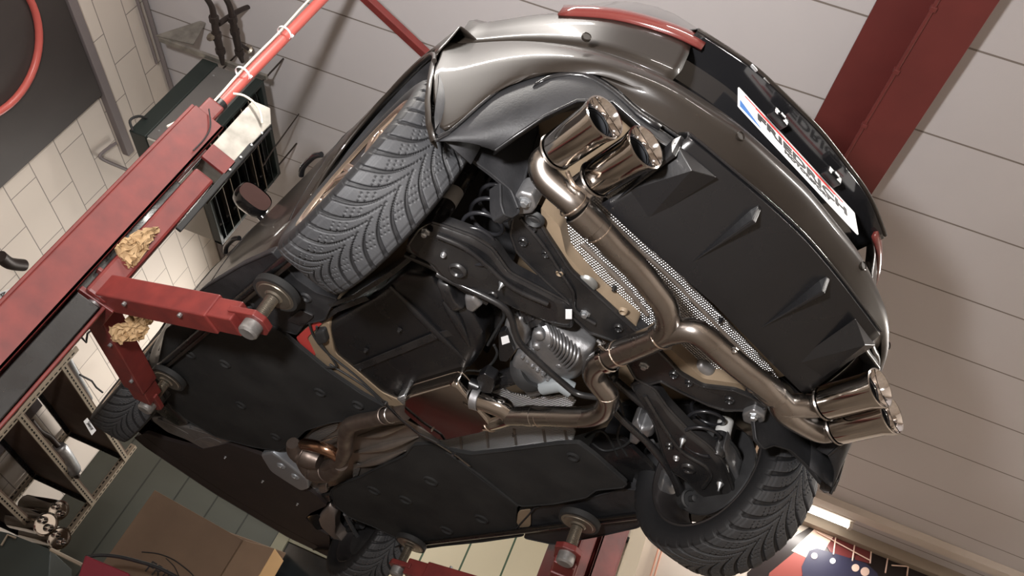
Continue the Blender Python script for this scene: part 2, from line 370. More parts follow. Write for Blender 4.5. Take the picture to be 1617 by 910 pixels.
# ---- lower bumper insert: between the painted seam and the exhaust cut-outs
for s, nm in ((-1, 'l'), (1, 'r')):
    up = [Vector((s*v.x, v.y+.008, v.z-.012)) for v in sm if v.x > .30]
    lo = []
    for i, v in enumerate(up):
        t = i/(len(up)-1)
        # cut-out edge, traced: rises over the pipes and falls to the sill corner
        x = abs(v.x); xx = float(np.interp(t, [0, .15, .3, .5, .62, .75, .88, 1], [.34, .385, .44, .54, .60, .635, .655, .665])); 
        zz = float(np.interp(t, [0, .1, .22, .5, .62, .75, .88, 1], [.165, .165, .17, .215, .19, .13, .075, .045])); yy = float(np.interp(t, [0, .5, .75, 1], [-.79, -.705, -.60, -.49]))
        lo.append(Vector((s*xx, yy, zz)))
    rws = []
    for k in range(7):
        u = k/6; rws.append([a.lerp(b, u)+Vector((0, -.018*math.sin(math.pi*u)*min(1, 2*abs(a.x)-.4), 0)) for a, b in zip(up, lo)])
    rws.append([v+Vector((-s*.012, .035, .02)) for v in lo])
    g = MB().grid(rws).build('bumper_insert', plastic, car, smooth=50, solid=.004)
    MB().tube([v+Vector((0, -.003, 0)) for v in lo], .0045, 8).build('insert_trim', gplastic, g, smooth=60)
    # reflector strip
    rf = [up[i].lerp(lo[i], .30)+Vector((0, -.021, 0)) for i in range(int(len(up)*.18), int(len(up)*.68))]
    MB().grid([[v+Vector((0, 0, .011)) for v in rf], [v+Vector((0, -.003, 0)) for v in rf], [v+Vector((0, .002, -.011)) for v in rf]]).build('reflector', gplastic, g, smooth=60, solid=.004)
# ---- diffuser
dz = lambda x, t: .045+.125*t**1.2+.03*max(0, abs(x)-.25)
DY0, DY1 = -.60, -.855
drows = []
for k in range(13):
    t = k/12; r = []
    for i in range(33):
        x = -.41+.82*i/32; hw = .40-.02*t; x = x/.41*hw
        y = DY0+.0*abs(x)+(DY1-DY0+.18*abs(x)**1.6*1.0)*t-.02*(1-t)*(1-abs(x)/.4)
        z = dz(x, t)
        r.append(Vector((x, y, z)))
    drows.append(r)
drows.append([v+Vector((0, .004, .022)) for v in drows[-1]]); drows.append([v+Vector((0, .045, .05)) for v in drows[-2]])
drows.insert(0, [v+Vector((0, .006, .03)) for v in drows[0]])
dif = MB().grid(drows).build('diffuser', gplastic, car, smooth=40, solid=.004)
e = [drows[-3][i] for i in range(33)]
MB().tube([v+Vector((0, -.004, .012)) for v in e], .004, 8).build('diffuser_trim', gloss, dif, smooth=60)
def fin(x, L0, L1, h, w, skew):
    """wedge fin: flush at the front, deep at the rear"""
    y0 = -.62; zf = dz(x, .05); y1 = DY1+.012+.18*abs(x)**1.6; zr = dz(x, .95)
    a = Vector((x, y0, zf-.002)); 
    tip = Vector((x+skew, y1+.004, zr-h)); top = Vector((x+skew*.3, y1-.004, zr+.012))
    l = Vector((x-w, y1+.02, zr+.004)); r = Vector((x+w, y1+.02, zr+.004)); tl = tip+Vector((-.006, 0, 0)); tr = tip+Vector((.006, 0, 0))
    m = (a+tip)*.5+Vector((0, 0, -.004))
    mb = MB(); vs = [a, l, r, tl, tr, top+Vector((-.006, 0, 0)), top+Vector((.006, 0, 0))]
    mb.add(vs, [(0, 1, 3), (0, 3, 4), (0, 4, 2), (1, 5, 3), (3, 5, 6, 4), (4, 6, 2), (0, 2, 6, 5, 1)])
    return mb.build('diffuser_fin', gplastic, dif, bevel=.002)
for x in (-.385, -.135, .135): fin(x, 0, 0, .05, .012, 0)
# broad outer fin on the right, triangular face
for s in (1, -1):
    a = Vector((s*.29, -.625, .058)); b = Vector((s*.385, -.655, .075)); c = Vector((s*.335, -.815, .105)); d = Vector((s*.27, -.825, .14)); e2 = Vector((s*.395, -.80, .155))
    MB().add([a, b, c, d, e2], [(0, 1, 2), (0, 2, 3), (1, 4, 2), (0, 3, 4, 1), (3, 2, 4)]).build('diffuser_fin', gplastic, dif, bevel=.002)
# ---- tailgate, plate, lights above the bumper
top = [v for v in full(lev[-1])]
def trow(dzc, dy, xm=.86):
    r = []
    for v in top:
        r.append(Vector((v.x*(xm/.886), v.y+dy+.0, v.z+dzc-(v.z-.392)*.55 if dzc > .12 else v.z+dzc)))
    return r
g = MB()
i0 = [i for i, v in enumerate(top) if abs(v.x) <= .43]; lo_i, hi_i = i0[0], i0[-1]
tr = [top, trow(.06, .0), trow(.14, .0), trow(.20, .012), trow(.26, .04, .84)]
# painted quarter panels outside the plate recess
for rng, nm in ((range(0, lo_i+1), 'q'), (range(hi_i, len(top)), 'q')):
    MB().grid([[r[i] for i in rng] for r in tr]).build('rear_quarter_panel', paint, car, smooth=60, solid=.004)
# recess: shelf inward, black back wall, overhanging handle lip
sh = [top[i] for i in range(lo_i, hi_i+1)]
rec = [[v for v in sh], [v+Vector((0, .05, .004)) for v in sh], [v+Vector((0, .09, .02)) for v in sh], [v+Vector((0, .11, .15)) for v in sh], [v+Vector((0, .07, .195)) for v in sh], [v+Vector((0, -.012, .205)) for v in sh], [v+Vector((0, -.016, .222)) for v in sh], [v+Vector((0, .03, .26)) for v in sh]]
tg = MB().grid(rec).build('tailgate', gloss, car, smooth=35, solid=.004)
MB().tube([v+Vector((0, -.017, .214)) for v in sh], .006, 8).build('handle_strip', paint, tg, smooth=60)
for x in (-.12, .12):
    MB().box((x-.03, -.80, .545), (x+.03, -.775, .57)).box((x-.012, -.806, .55), (x+.012, -.80, .564)).build('number_plate_light', gplastic, tg, bevel=.003)
for k in range(9):
    x = -.26+.05*k
    MB().box((x-.012, -.815+.0+.10*abs(x)**2, .603), (x+.012, -.80, .611)).build('handle_clip', zinc, tg, bevel=.002)
for s in (-1, 1):
    idx = [i for i, v in enumerate(top) if .40 <= s*v.x <= .75]
    r1 = [trow(.190, .004)[i] for i in idx]; r2 = [trow(.215, -.004)[i] for i in idx]; r3 = [trow(.235, .004)[i] for i in idx]; r4 = [trow(.26, .03, .85)[i] for i in idx]
    MB().grid([r1, r2, r3, r4]).build('tail_light', redlens, car, smooth=50, solid=.012)
# number plate
PC = Vector((0, -.782, .500)); tl_ = math.radians(15)
# plate stands at the recess, leaning; local x along the car's width, local y up
pm = MB().plate(rounded([Vector((-.26, 0, -.055)), Vector((.26, 0, -.055)), Vector((.26, 0, .055)), Vector((-.26, 0, .055))], 3, .03), (0, .003, 0))
MP = Matrix.Translation(PC) @ Matrix.Rotation(-tl_, 4, 'X')
pm.v = [tuple(MP @ Vector(v)) for v in pm.v]; plate = pm.build('number_plate', white, car)
RX = Matrix.Rotation(math.radians(90), 4, 'X')
T = lambda x, z, d=-.0012: MP @ Matrix.Translation((x, d, z)) @ RX
text_mesh('FRIEDRICH', 'lettering', .048, blackink, T(.015, -.002), plate, sx=1.72, bold=.0012)
text_mesh('MOTORSPORT', 'lettering', .021, blackink, T(.03, -.034), plate, sx=1.45, bold=.0006)
def pbox(x0, x1, z0, z1, m, nm):
    b = MB().box((x0, -.0016, z0), (x1, -.0002, z1)); b.v = [tuple(MP @ Vector(v)) for v in b.v]; b.build(nm, m, plate)
pbox(-.235, .20, .036, .0385, redink, 'red_stripe'); pbox(-.19, .16, .0305, .032, redink, 'red_stripe')
b = MB().plate([Vector((-.255, -.0014, -.05)), Vector((-.17, -.0014, -.05)), Vector((-.255, -.0014, -.015))], (0, .001, 0)); b.v = [tuple(MP @ Vector(v)) for v in b.v]; b.build('blue_corner', blueink, plate)
# ---- body sides, sills, doors, nose
XZ = [(.0, .775), (.035, .80), (.08, .835), (.14, .855), (.24, .872), (.36, .883), (.48, .888), (.60, .886), (.68, .876), (.73, .862), (.77, .83), (.80, .79)]
def sidex(z): return float(np.interp(z, [a for a, _ in XZ], [b for _, b in XZ]))
WB_, ARC = 2.616, .355; HZ = .135
def arch(y, z):
    return any(math.hypot(y-c, (z-HZ)) < ARC for c in (0, WB_))
def ywarp(y, z):
    # move vertices that lie just inside an arch onto its circle
    return y
for s in (-1, 1):
    ys = [-.36+i*(3.26+.36)/150 for i in range(151)]; zs = [0, .02, .05, .08, .11, .14, .18, .22, .26, .30, .34, .38, .42, .46, .50, .54, .58, .62, .66, .70, .735, .77, .80]
    mb = MB(); V = {}
    def pt(y, z):
        if y < -.30: return None
        x_ = sidex(z)
        if z > .5: z = .5+(z-.5)*(float(np.interp(y, [-.3, -.16, .05, .35], [.50, .62, .735, .80]))-.5)/.3
        c = min((0, WB_), key=lambda q: abs(q-y)); d = math.hypot(y-c, z-HZ)
        if d < ARC:
            if d < ARC-.045: return None
            k = ARC/d; y = c+(y-c)*k; z = HZ+(z-HZ)*k
        flare = .012*math.exp(-((d-ARC)/.05)**2) if z > .05 else 0
        tap = 1 if y < 2.2 else 1-.10*((y-2.2)/1.1)**2.2
        tap *= 1 if y > 0 else 1-.012*(y/.36)**2
        return Vector((s*(x_*tap+flare), y, z))
    idx = {}
    for i, y in enumerate(ys):
        for j, z in enumerate(zs):
            p = pt(y, z)
            if p is not None: idx[i, j] = len(mb.v); mb.v.append(tuple(p))
    for i in range(len(ys)-1):
        for j in range(len(zs)-1):
            q = [(i, j), (i+1, j), (i+1, j+1), (i, j+1)]
            if all(k in idx for k in q):
                cy = (ys[i]+ys[i+1])/2; cz = (zs[j]+zs[j+1])/2
                if not arch(cy, cz): mb.f.append(tuple(idx[k] for k in q))
    side = mb.build('body_side', paint, car, smooth=60, solid=.004)
    # sill plastic strip, door shut lines and rub strip
    MB().tube([(s*.80, y, .02) for y in (.40, 1.0, 1.6, 2.22)], .016, 10, smooth=3).build('sill_trim', gplastic, side, smooth=60)
    for yd, za in ((.55, .16), (1.62, .1), (2.14, .1)):
        pts = [Vector((s*(sidex(z)+.0015), yd+(.25*max(0, z-.45) if yd < 1 else 0), z)) for z in (za, .2, .3, .4, .5, .6, .68, .72)]
        MB().tube(pts, .003, 6, smooth=2).build('door_gap', gplastic, side)
    for yd in (.78, 1.72):
        MB().tube([Vector((s*(sidex(.6)+.012), yd-.02, .605)), Vector((s*(sidex(.6)+.028), yd+.03, .608)), Vector((s*(sidex(.6)+.028), yd+.13, .608)), Vector((s*(sidex(.6)+.012), yd+.18, .605))], .012, 10, smooth=4).build('door_handle', gloss, side, smooth=60)
    # arch lips
    for c in (0, WB_):
        pts = []
        for k in range(25):
            th = math.radians(-22+(172 if c == 0 else 224)*k/24); y = c+math.cos(th)*ARC; z = HZ+math.sin(th)*ARC
            if z < .03: continue
            tap = 1 if y < 2.2 else 1-.10*((y-2.2)/1.1)**2.2
            pts.append(Vector((s*(sidex(z)*tap+.006), y, z)))
        MB().tube(pts, .007, 8).build('arch_lip', paint if c == 0 else plastic, side, smooth=60)
    # wheel house: inner liner shell
    for c in (0, WB_):
        rws = []
        for x in ((.875, .80, .74, .68) if c == 0 else (.875, .80, .70, .60, .52)):
            rws.append([Vector((s*(x if x < .85 else min(x, sidex(max(0, HZ+math.sin(math.radians(a_))*ARC))-.012)), c+math.cos(math.radians(a_))*(ARC+.008+(.0022*max(0, a_-162) if c == 0 else 0)), HZ+math.sin(math.radians(a_))*(ARC+.006+(.0022*max(0, a_-162) if c == 0 else 0)))) for a_ in range(-15, 196, 5)])
        MB().grid(rws).build('wheel_liner', plastic, car, smooth=60, solid=.004)
# greenhouse and bonnet
gh = []
for z, xw, y0, y1 in ((.74, .80, -.66, 2.25), (.90, .74, -.60, 1.98), (1.05, .66, -.50, 1.66), (1.15, .58, -.40, 1.40), (1.19, .45, -.25, 1.2), (1.20, .02, 0, .9)):
    gh.append([Vector((xw*math.cos(a_)*(1 if abs(math.sin(a_)) < .8 else 1), (y0+y1)/2+(y1-y0)/2*math.copysign(abs(math.sin(a_))**.8, math.sin(a_)), z)) if False else Vector((xw*math.copysign(abs(math.cos(a_))**.45, math.cos(a_)), (y0+y1)/2+(y1-y0)/2*math.copysign(abs(math.sin(a_))**.7, math.sin(a_)), z)) for a_ in [2*math.pi*k/64 for k in range(65)]])
MB().grid(gh[:3]).build('window_glass', glass, car, smooth=40)
MB().grid(gh[2:]).build('roof', paint, car, smooth=40)
bn = []
for x in np.linspace(-1, 1, 17):
    bn.append([Vector((x*.80*(1 if y < 2.2 else 1-.12*((y-2.2)/1.2)**2), y-(.14*x*x if y > 3.3 else 0), z)) for y, z in ((1.9, .77), (2.3, .74), (2.8, .70), (3.2, .62), (3.38, .52), (3.44, .38), (3.45, .2), (3.42, .08), (3.36, .03))])
MB().grid(bn).build('bonnet_and_nose', paint, car, smooth=50, solid=.004)
for s in (-1, 1):
    rws = []
    for y, xk in ((2.95, 0), (3.1, .3), (3.25, .6), (3.35, .85), (3.40, 1)):
        tap = 1-.10*((min(y, 3.26)-2.2)/1.1)**2.2
        rws.append([Vector((s*(sidex(z)*tap-.11*xk**2), y, z)) for z in (.03, .1, .2, .35, .5, .62, .70)])
    MB().grid(rws).build('front_bumper_corner', paint, car, smooth=60, solid=.004)
# mirrors
def mirror(s, label=None):
    c = Vector((s*.965, 1.60, .76))
    mb = MB(); rws = []
    for t, k in ((0, .05), (.02, .75), (.05, .95), (.09, 1), (.12, .97), (.135, .9)):
        rws.append([c+Vector((.088*k*math.copysign(abs(math.cos(a_))**.7, math.cos(a_)), .10-t, .056*k*math.copysign(abs(math.sin(a_))**.7, math.sin(a_)))) for a_ in [2*math.pi*i/28 for i in range(29)]])
    h = mb.grid(rws).build('side_mirror', gloss, car, smooth=50)
    MB().grid([[c+Vector((.078*k*math.copysign(abs(math.cos(a_))**.7, math.cos(a_)), -.030, .047*k*math.copysign(abs(math.sin(a_))**.7, math.sin(a_)))) for a_ in [2*math.pi*i/28 for i in range(29)]] for k in (0.01, 1)]).build('mirror_glass', mirror_m, h)
    MB().tube([Vector((s*.845, 1.64, .735)), Vector((s*.90, 1.64, .74)), Vector((s*.94, 1.63, .75))], [.028, .022, .02], 10, smooth=3).build('mirror_foot', gloss, h, smooth=60)
mirror(-1); mirror(1)
# floor pan above everything
fp = MB().plate(rounded([Vector((-.50, -.60, .335)), Vector((.50, -.60, .335)), Vector((.60, -.35, .335)), Vector((.70, 3.2, .335)), (-.70, 3.2, .335), (-.60, -.35, .335)], 3, .05), (0, 0, .02)).build("floor_pan", beige, car)
# ================================================================== wheels
def tyre_mesh():
    N, pitches = 1440, 38
    prof = [(-.099, .236), (-.112, .250), (-.1185, .272), (-.1170, .292), (-.1125, .306), (-.1065, .3145)]
    vv = list(np.linspace(-1, 1, 61)); pr = []
    for v in vv: pr.append((v*.101, .325-.0045*abs(v)**2.5-.004*max(0, abs(v)-.85)/.15))
    allp = [(a, r, None) for a, r in prof]+[(a, r, v) for (a, r), v in zip(pr, vv)]+[(-a, r, None) for a, r in reversed(prof)]
    M_ = len(allp); th = np.arange(N)/N*2*math.pi; V = np.zeros((N, M_, 3))
    u = np.arange(N)/N*pitches
    for j, (a, r, v) in enumerate(allp):
        d = np.zeros(N)
        if v is not None:
            av = abs(v); off = 2.0*(1-math.exp(-av/.30))+.25*av**3; half = .5 if v > 0 else 0
            ph = (u+off+half) % 1.0
            w = .085+.055*av
            g = np.clip((w-np.abs(ph-.5))/.035+.5, 0, 1)*.008
            # slanting link groove at about half width
            ph2 = (u-1.3*(av-.45)/.22+half) % 1.0
            if .30 < av < .62: g = np.maximum(g, np.clip((.045-np.abs(ph2-.5))/.035+.5, 0, 1)*.006)
            # outer shoulder rib notch
            if .86 < av < .93: g = np.maximum(g, .0015)
            d = g
        elif r > .300:
            ph = (u+2.0+.25+(.5 if a > 0 else 0)) % 1.0
            d = np.clip((.16-np.abs(ph-.5))/.045+.5, 0, 1)*.004*(1 if r > .312 else .6)
        rr = r-d; V[:, j, 0] = a; V[:, j, 1] = -np.cos(th)*rr; V[:, j, 2] = np.sin(th)*rr
    vs = V.reshape(-1, 3); i = np.arange(N)[:, None]; j = np.arange(M_-1)[None, :]; i2 = (i+1) % N
    f = np.stack([i*M_+j, i*M_+j+1, i2*M_+j+1, i2*M_+j], -1).reshape(-1, 4)
    me = bpy.data.meshes.new('tire'); me.vertices.add(len(vs)); me.vertices.foreach_set('co', vs.ravel()); me.loops.add(f.size); me.loops.foreach_set('vertex_index', f.ravel().astype(np.int32))
    me.polygons.add(len(f)); me.polygons.foreach_set('loop_start', (np.arange(len(f))*4).astype(np.int32)); me.polygons.foreach_set('loop_total', np.full(len(f), 4, np.int32))
    me.update(calc_edges=True); me.validate(); me.materials.append(tyre_m)
    for p in me.polygons: pass
    me.polygons.foreach_set('use_smooth', np.ones(len(f), bool)); return me
def tyremat():
    m = mat('tyre_tread_rubber', (.010, .010, .011), .6, 0, spec=.35); nt = m.node_tree; b = nt.nodes['Principled BSDF']
    tc = nt.nodes.new('ShaderNodeTexCoord'); sp = nt.nodes.new('ShaderNodeSeparateXYZ'); nt.links.new(tc.outputs['Object'], sp.inputs[0])
    def M(op, x, y=None):
        n = nt.nodes.new('ShaderNodeMath'); n.operation = op
        for k, q in ((0, x), (1, y)):
            if q is None: continue
            if hasattr(q, 'links'): nt.links.new(q, n.inputs[k])
            else: n.inputs[k].default_value = q
        return n.outputs[0]
    an = M('ARCTAN2', sp.outputs[2], sp.outputs[1]); rad = M('SQRT', M('ADD', M('POWER', sp.outputs[1], 2.), M('POWER', sp.outputs[2], 2.)))
    ax = M('ABSOLUTE', sp.outputs[0])
    # zigzag sipes: fine circumferential waves
    zig = M('MULTIPLY', M('SINE', M('MULTIPLY', ax, 900.)), .25)
    ph = M('SINE', M('ADD', M('ADD', M('MULTIPLY', an, 38*6.), M('MULTIPLY', ax, 60.)), M('MULTIPLY', zig, .5)))
    tread = M('MULTIPLY', M('GREATER_THAN', rad, .3135), M('LESS_THAN', ax, .1))
    k = M('MULTIPLY', M('GREATER_THAN', ph, .55), tread)
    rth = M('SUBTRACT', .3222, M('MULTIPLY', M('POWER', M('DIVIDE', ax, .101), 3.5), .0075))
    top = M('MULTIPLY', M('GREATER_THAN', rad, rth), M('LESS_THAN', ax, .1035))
    top_mottle = nt.nodes.new('ShaderNodeTexNoise'); top_mottle.inputs['Scale'].default_value = 25; top_mottle.inputs['Detail'].default_value = 6; nt.links.new(tc.outputs['Object'], top_mottle.inputs['Vector'])
    mx = nt.nodes.new('ShaderNodeMix'); mx.data_type = 'RGBA'; mx.inputs[6].default_value = (.010, .010, .011, 1); mx.inputs[7].default_value = (.040, .041, .044, 1)  # groove floors darker than block tops: groove shade put into the colour
    nt.links.new(M('MULTIPLY', top, M('ADD', .6, M('MULTIPLY', top_mottle.outputs['Fac'], .6))), mx.inputs[0]); nt.links.new(mx.outputs[2], b.inputs['Base Color'])
    no = nt.nodes.new('ShaderNodeTexNoise'); no.inputs['Scale'].default_value = 300; nt.links.new(tc.outputs['Object'], no.inputs['Vector'])
    h = M('SUBTRACT', M('MULTIPLY', no.outputs['Fac'], .3), k)
    bp = nt.nodes.new('ShaderNodeBump'); bp.inputs['Strength'].default_value = .45; bp.inputs['Distance'].default_value = .002
    nt.links.new(h, bp.inputs['Height']); nt.links.new(bp.outputs[0], b.inputs['Normal']); return m
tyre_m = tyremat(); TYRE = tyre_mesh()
def wheel(x, y, z, s, steer=0, camber=0):
    """s = +1 when the outer face looks to +x"""
    rim = MB()
    pr = [(-.098, .236), (-.100, .230), (-.092, .222), (-.06, .212), (.0, .205), (.055, .208), (.088, .222), (.098, .230), (.101, .237), (.103, .232), (.094, .222), (.06, .2), (0, .197), (-.06, .205), (-.098, .226)]
    rim.lathe((0, 0, 0), (s, 0, 0), pr, 72)
    w = rim.build('wheel', darkrim, car, smooth=50)
    M = Matrix.Translation((x, y-1.3, z)) @ Matrix.Rotation(steer, 4, 'Z') @ Matrix.Rotation(camber, 4, 'Y') @ Matrix.Diagonal((.93, 1, 1, 1))
    w.data.transform(Matrix.Translation((0, 1.3, 0)))   # undo the builder's offset: wheel meshes live round their own hub
    w.matrix_local = M
    def sub(mbb, nm, m, **k):
        o = mbb.build(nm, m, None, **k); o.parent = w; return o
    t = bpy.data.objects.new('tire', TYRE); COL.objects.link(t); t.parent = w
    if s < 0 or True: pass
    lip = MB().lathe((0, 0, 0), (s, 0, 0), [(.094, .222), (.100, .2265), (.106, .236), (.110, .236), (.108, .224), (.098, .214)], 72); sub(lip, 'rim_lip', bronze, smooth=40)
    for k in range(5):
        for dd in (-1, 1):
            a0 = 2*math.pi*k/5+math.pi/2; a1 = a0+dd*.21
            p0 = Vector((s*.078, math.cos(a0+dd*.05)*.05, math.sin(a0+dd*.05)*.05)); p1 = Vector((s*.088, math.cos(a1)*.216, math.sin(a1)*.216)); pmid = (p0+p1)/2+Vector((s*.012, 0, 0))
            sp = MB(); sp.bar(p0, pmid, .030, .026, (s, 0, 0)); sp.bar(pmid, p1, .022, .024, (s, 0, 0)); sub(sp, 'spoke', bronze, bevel=.006)
    sub(MB().lathe((0, 0, 0), (s, 0, 0), [(.03, .075), (.07, .07), (.09, .06), (.094, .034), (.088, .03), (.088, 0)], 40), 'wheel_hub', bronze, smooth=40)
    for k in range(5):
        a_ = 2*math.pi*k/5+.3; sub(MB().lathe((s*.085, math.cos(a_)*.05, math.sin(a_)*.05), (s, 0, 0), [(0, .009), (.012, .009), (.013, .006), (.006, .006), (.006, 0)], 6), 'wheel_bolt', zinc)
    # brake disc and shield on the inner side
    sub(MB().lathe((0, 0, 0), (s, 0, 0), [(-.035, .06), (-.035, .155), (-.013, .155), (-.013, .08), (.02, .075), (.02, 0)], 60), 'brake_disc', disc_m, smooth=40)
    sub(MB().lathe((0, 0, 0), (s, 0, 0), [(-.052, 0), (-.052, .06), (-.056, .10), (-.050, .165), (-.044, .168), (-.046, .10), (-.046, .05)], 60), 'brake_shield', mat('dust_shield', (.05, .05, .052), .5, .4, .3, 30, .4, 10) if 'dust_shield' not in MATS else MATS['dust_shield'], smooth=40)
    cal = MB().box((-.075 if s > 0 else -.0, -.06, .10), (.0 if s > 0 else .075, .06, .175)); sub(cal, 'brake_caliper', alu, bevel=.012)
    return w
HX = .758
wheel(-HX-.008, 0, .101, -1, camber=math.radians(1.5)); wheel(HX, 0, .101, 1, camber=math.radians(-1.5)); wheel(-.765, 2.616, .105, -1); wheel(.765, 2.616, .105, 1)
# ================================================================== underbody
def pillow(name, pts, z, h, m, parent, n=6, rnd=.2, inset=.5, top=.05, smooth=50, ribs=0):
    """domed casting or moulded shell: outline at its height, belly hanging down by h, side wall up by top"""
    o = rounded(poly(pts, z), 3, rnd); c = sum(o, Vector())/len(o); rws = [[v+Vector((0, 0, top)) for v in o+[o[0]]]]
    for k in range(n+1):
        t = k/n; s_ = 1-inset*(1-math.cos(t*math.pi/2))*1.0; zz = -h*math.sin(t*math.pi/2)
        rws.append([Vector((c.x+(v.x-c.x)*s_, c.y+(v.y-c.y)*s_, v.z+zz)) for v in o+[o[0]]])
    mb = MB().grid(rws); last = rws[-1][:-1]; i0 = len(mb.v)
    mb.v.append(tuple(sum(last, Vector())/len(last))); b0 = (len(rws)-1)*len(rws[0])
    for i in range(len(last)): mb.f.append((b0+i, b0+i+1, i0))
    return mb.build(name, m, parent, smooth=smooth)
def bolt(px, py, z, r, parent, m=None, name='bolt', h=.012, cone=False):
    c = at(px, py, z=z); m = m or zinc
    pr = [(-.003, r*1.5), (0, r*1.5), (.001, r*1.45), (.0015, r), (h*.7, r*.95), (h, r*.75), (h, 0)] if not cone else [(-.003, r*1.4), (0, r*1.4), (h*.4, r), (h*1.6, r*.35), (h*2.2, r*.35), (h*2.2, 0)]
    return MB().lathe(c, (0, 0, -1), pr, 6 if not cone else 16).build(name, m, parent, smooth=None if not cone else 50)
def ring(px, py, z, r, w, parent, m, name='boss_ring', h=.006):
    c = at(px, py, z=z)
    return MB().lathe(c, (0, 0, -1), [(-.004, r+w), (h*.5, r+w*.7), (h, r), (h*.4, r-w*.5), (-.003, r-w*.8), (-.003, 0)], 28).build(name, m, parent, smooth=50)
# -- felt covers along both sills
pl = panel('underbody_cover', [(262, 520), (300, 498), (395, 503), (440, 522), (468, 545), (520, 588), (570, 622), (612, 645), (565, 662), (520, 668), (482, 680), (462, 700), (440, 712), (400, 706), (340, 690), (290, 660), (262, 632), (245, 600)], .02, felt, car, th=.015, lip=.004)
for (x, y) in ((355, 575), (505, 620), (435, 690), (300, 560), (380, 640), (565, 640)): ring(x, y, .018, .022, .007, pl, felt, 'dimple')
pr1 = panel('underbody_cover', [(522, 775), (535, 766), (565, 756), (600, 738), (640, 720), (653, 703), (686, 701), (702, 712), (735, 738), (780, 772), (816, 798), (814, 824), (828, 846), (760, 856), (700, 862), (672, 866), (630, 852), (590, 832), (552, 817), (528, 797)], .02, felt, car, th=.015, lip=.004)
for (x, y) in ((705, 838), (760, 820), (590, 775), (640, 790), (680, 760)): ring(x, y, .018, .03, .008, pr1, felt, 'dimple')
pr2 = panel('underbody_cover', [(703, 711), (745, 718), (800, 712), (884, 701), (913, 700), (940, 720), (990, 764), (984, 770), (942, 774), (925, 786), (874, 796), (822, 800), (780, 768)], .008, felt, car, th=.015, lip=.004)
ring(905, 722, .006, .02, .007, pr2, felt, 'dimple')
MB().tube([P(705, 714, .004), P(760, 752, .004), P(818, 799, .004)], .006, 8).build('cover_rib', felt, pr2)
# -- inner sill panels around the rear jacking points
sl = panel('sill_end_panel', [(322, 455), (380, 420), (430, 398), (444, 412), (468, 440), (500, 462), (532, 472), (520, 488), (512, 505), (480, 512), (468, 528), (440, 520), (395, 505), (300, 498), (300, 475)], .03, plastic, car, th=.03, lip=.004)
ring(483, 470, .028, .018, .006, sl, plastic, 'dimple'); ring(393, 480, .028, .02, .006, sl, plastic, 'dimple')
MB().plate(rounded(poly([(452, 507), (474, 490), (496, 500), (478, 516)], .022), 3, .2), (0, 0, .01)).build('access_cover', blackmetal, sl, bevel=.002)
sr = panel('sill_end_panel', [(820, 802), (874, 798), (925, 788), (985, 772), (1012, 775), (1012, 832), (950, 846), (875, 860), (828, 850), (835, 830)], .03, plastic, car, th=.03, lip=.004)
MB().plate(rounded(poly([(818, 808), (838, 805), (838, 832), (815, 834)], .02), 3, .2), (0, 0, .006)).build('access_hole', beige, sr)
MB().tube([P(815, 835, .02), P(845, 802, .02), P(852, 800, .02)], .004, 6).build('stiffening_rib', plastic, sr)
# -- rear: foil, subframe, arms
fo1 = panel('heat_shield', [(880, 300), (930, 262), (1035, 272), (1000, 300), (984, 321), (1000, 351), (1017, 384), (1060, 420), (1130, 490), (1215, 578), (1232, 604), (1165, 608), (1110, 600), (1050, 548), (1014, 508), (976, 474), (924, 422), (890, 381), (880, 340)], .14, foil_m, car, th=.003, rnd=.25, lip=.003, bevel=0)
MB().tube([P(905, 300, .137), P(955, 340, .137), P(1010, 395, .137), P(1070, 450, .137), P(1200, 585, .137)], .006, 8, smooth=3).build('foil_bead', foil_flat, fo1, smooth=60)
MB().tube([P(920, 385, .137), P(985, 450, .137), P(1022, 497, .137)], .008, 8, smooth=3).build('foil_bead', foil_flat, fo1, smooth=60)
for (x, y) in ((948, 355), (970, 455), (1050, 385), (1100, 585), (1138, 505), (928, 300)): bolt(x, y, .135, .006, fo1, blackmetal)
fbr = pillow('heat_shield_bracket', [(1085, 576), (1108, 570), (1130, 585), (1122, 602), (1098, 600)], .13, .02, alu, fo1)
cmb = panel('floor_crossmember', [(853, 326), (884, 358), (894, 402), (944, 460), (1006, 512), (1001, 524), (930, 462), (902, 434), (860, 376)], .098, beige, car, th=.08, rnd=.12)
MB().lathe(at(926, 447, z=.100), (0, 0, -1), [(0, .034), (.008, .030), (.012, .024), (.012, 0)], 28).build('body_mount_cup', MATS.get('cup_grey') or mat('cup_grey', (.22, .22, .21), .4, .6), cmb, smooth=40)
ring(984, 492, .096, .010, .004, cmb, beige, 'grommet')
panel('floor_crossmember', [(1036, 556), (1060, 552), (1110, 598), (1168, 606), (1180, 622), (1110, 612), (1074, 594), (1050, 578)], .098, beige, car, th=.08, rnd=.12)
sub = panel('rear_subframe', [(810, 345), (819, 338), (849, 346), (862, 369), (902, 429), (930, 455), (1000, 519), (1030, 545), (1054, 569), (1074, 591), (1109, 611), (1160, 617), (1189, 629), (1211, 643), (1197, 652), (1171, 648), (1143, 648), (1117, 639), (1074, 619), (1043, 602), (1023, 608), (1003, 597), (985, 565), (973, 540), (931, 525), (902, 499), (896, 474), (864, 446), (816, 398), (806, 370)], .085, blackmetal, car, th=.05, rnd=.15, lip=.005)
MB().tube([P(822, 345, .082), P(858, 388, .08), (P(885, 430, .08)), P(905, 462, .08), P(908, 490, .08), P(940, 512, .08)], .006, 8, smooth=4).build('pressed_edge', blackmetal, sub, smooth=60)
for (x, y, r) in ((884, 430, .012), (826, 382, .012), (862, 401, .010), (977, 518, .012), (1064, 592, .012), (1088, 605, .01), (1152, 632, .012), (840, 360, .012)): ring(x, y, .083, r, .004, sub, blackmetal, 'pressed_hole')
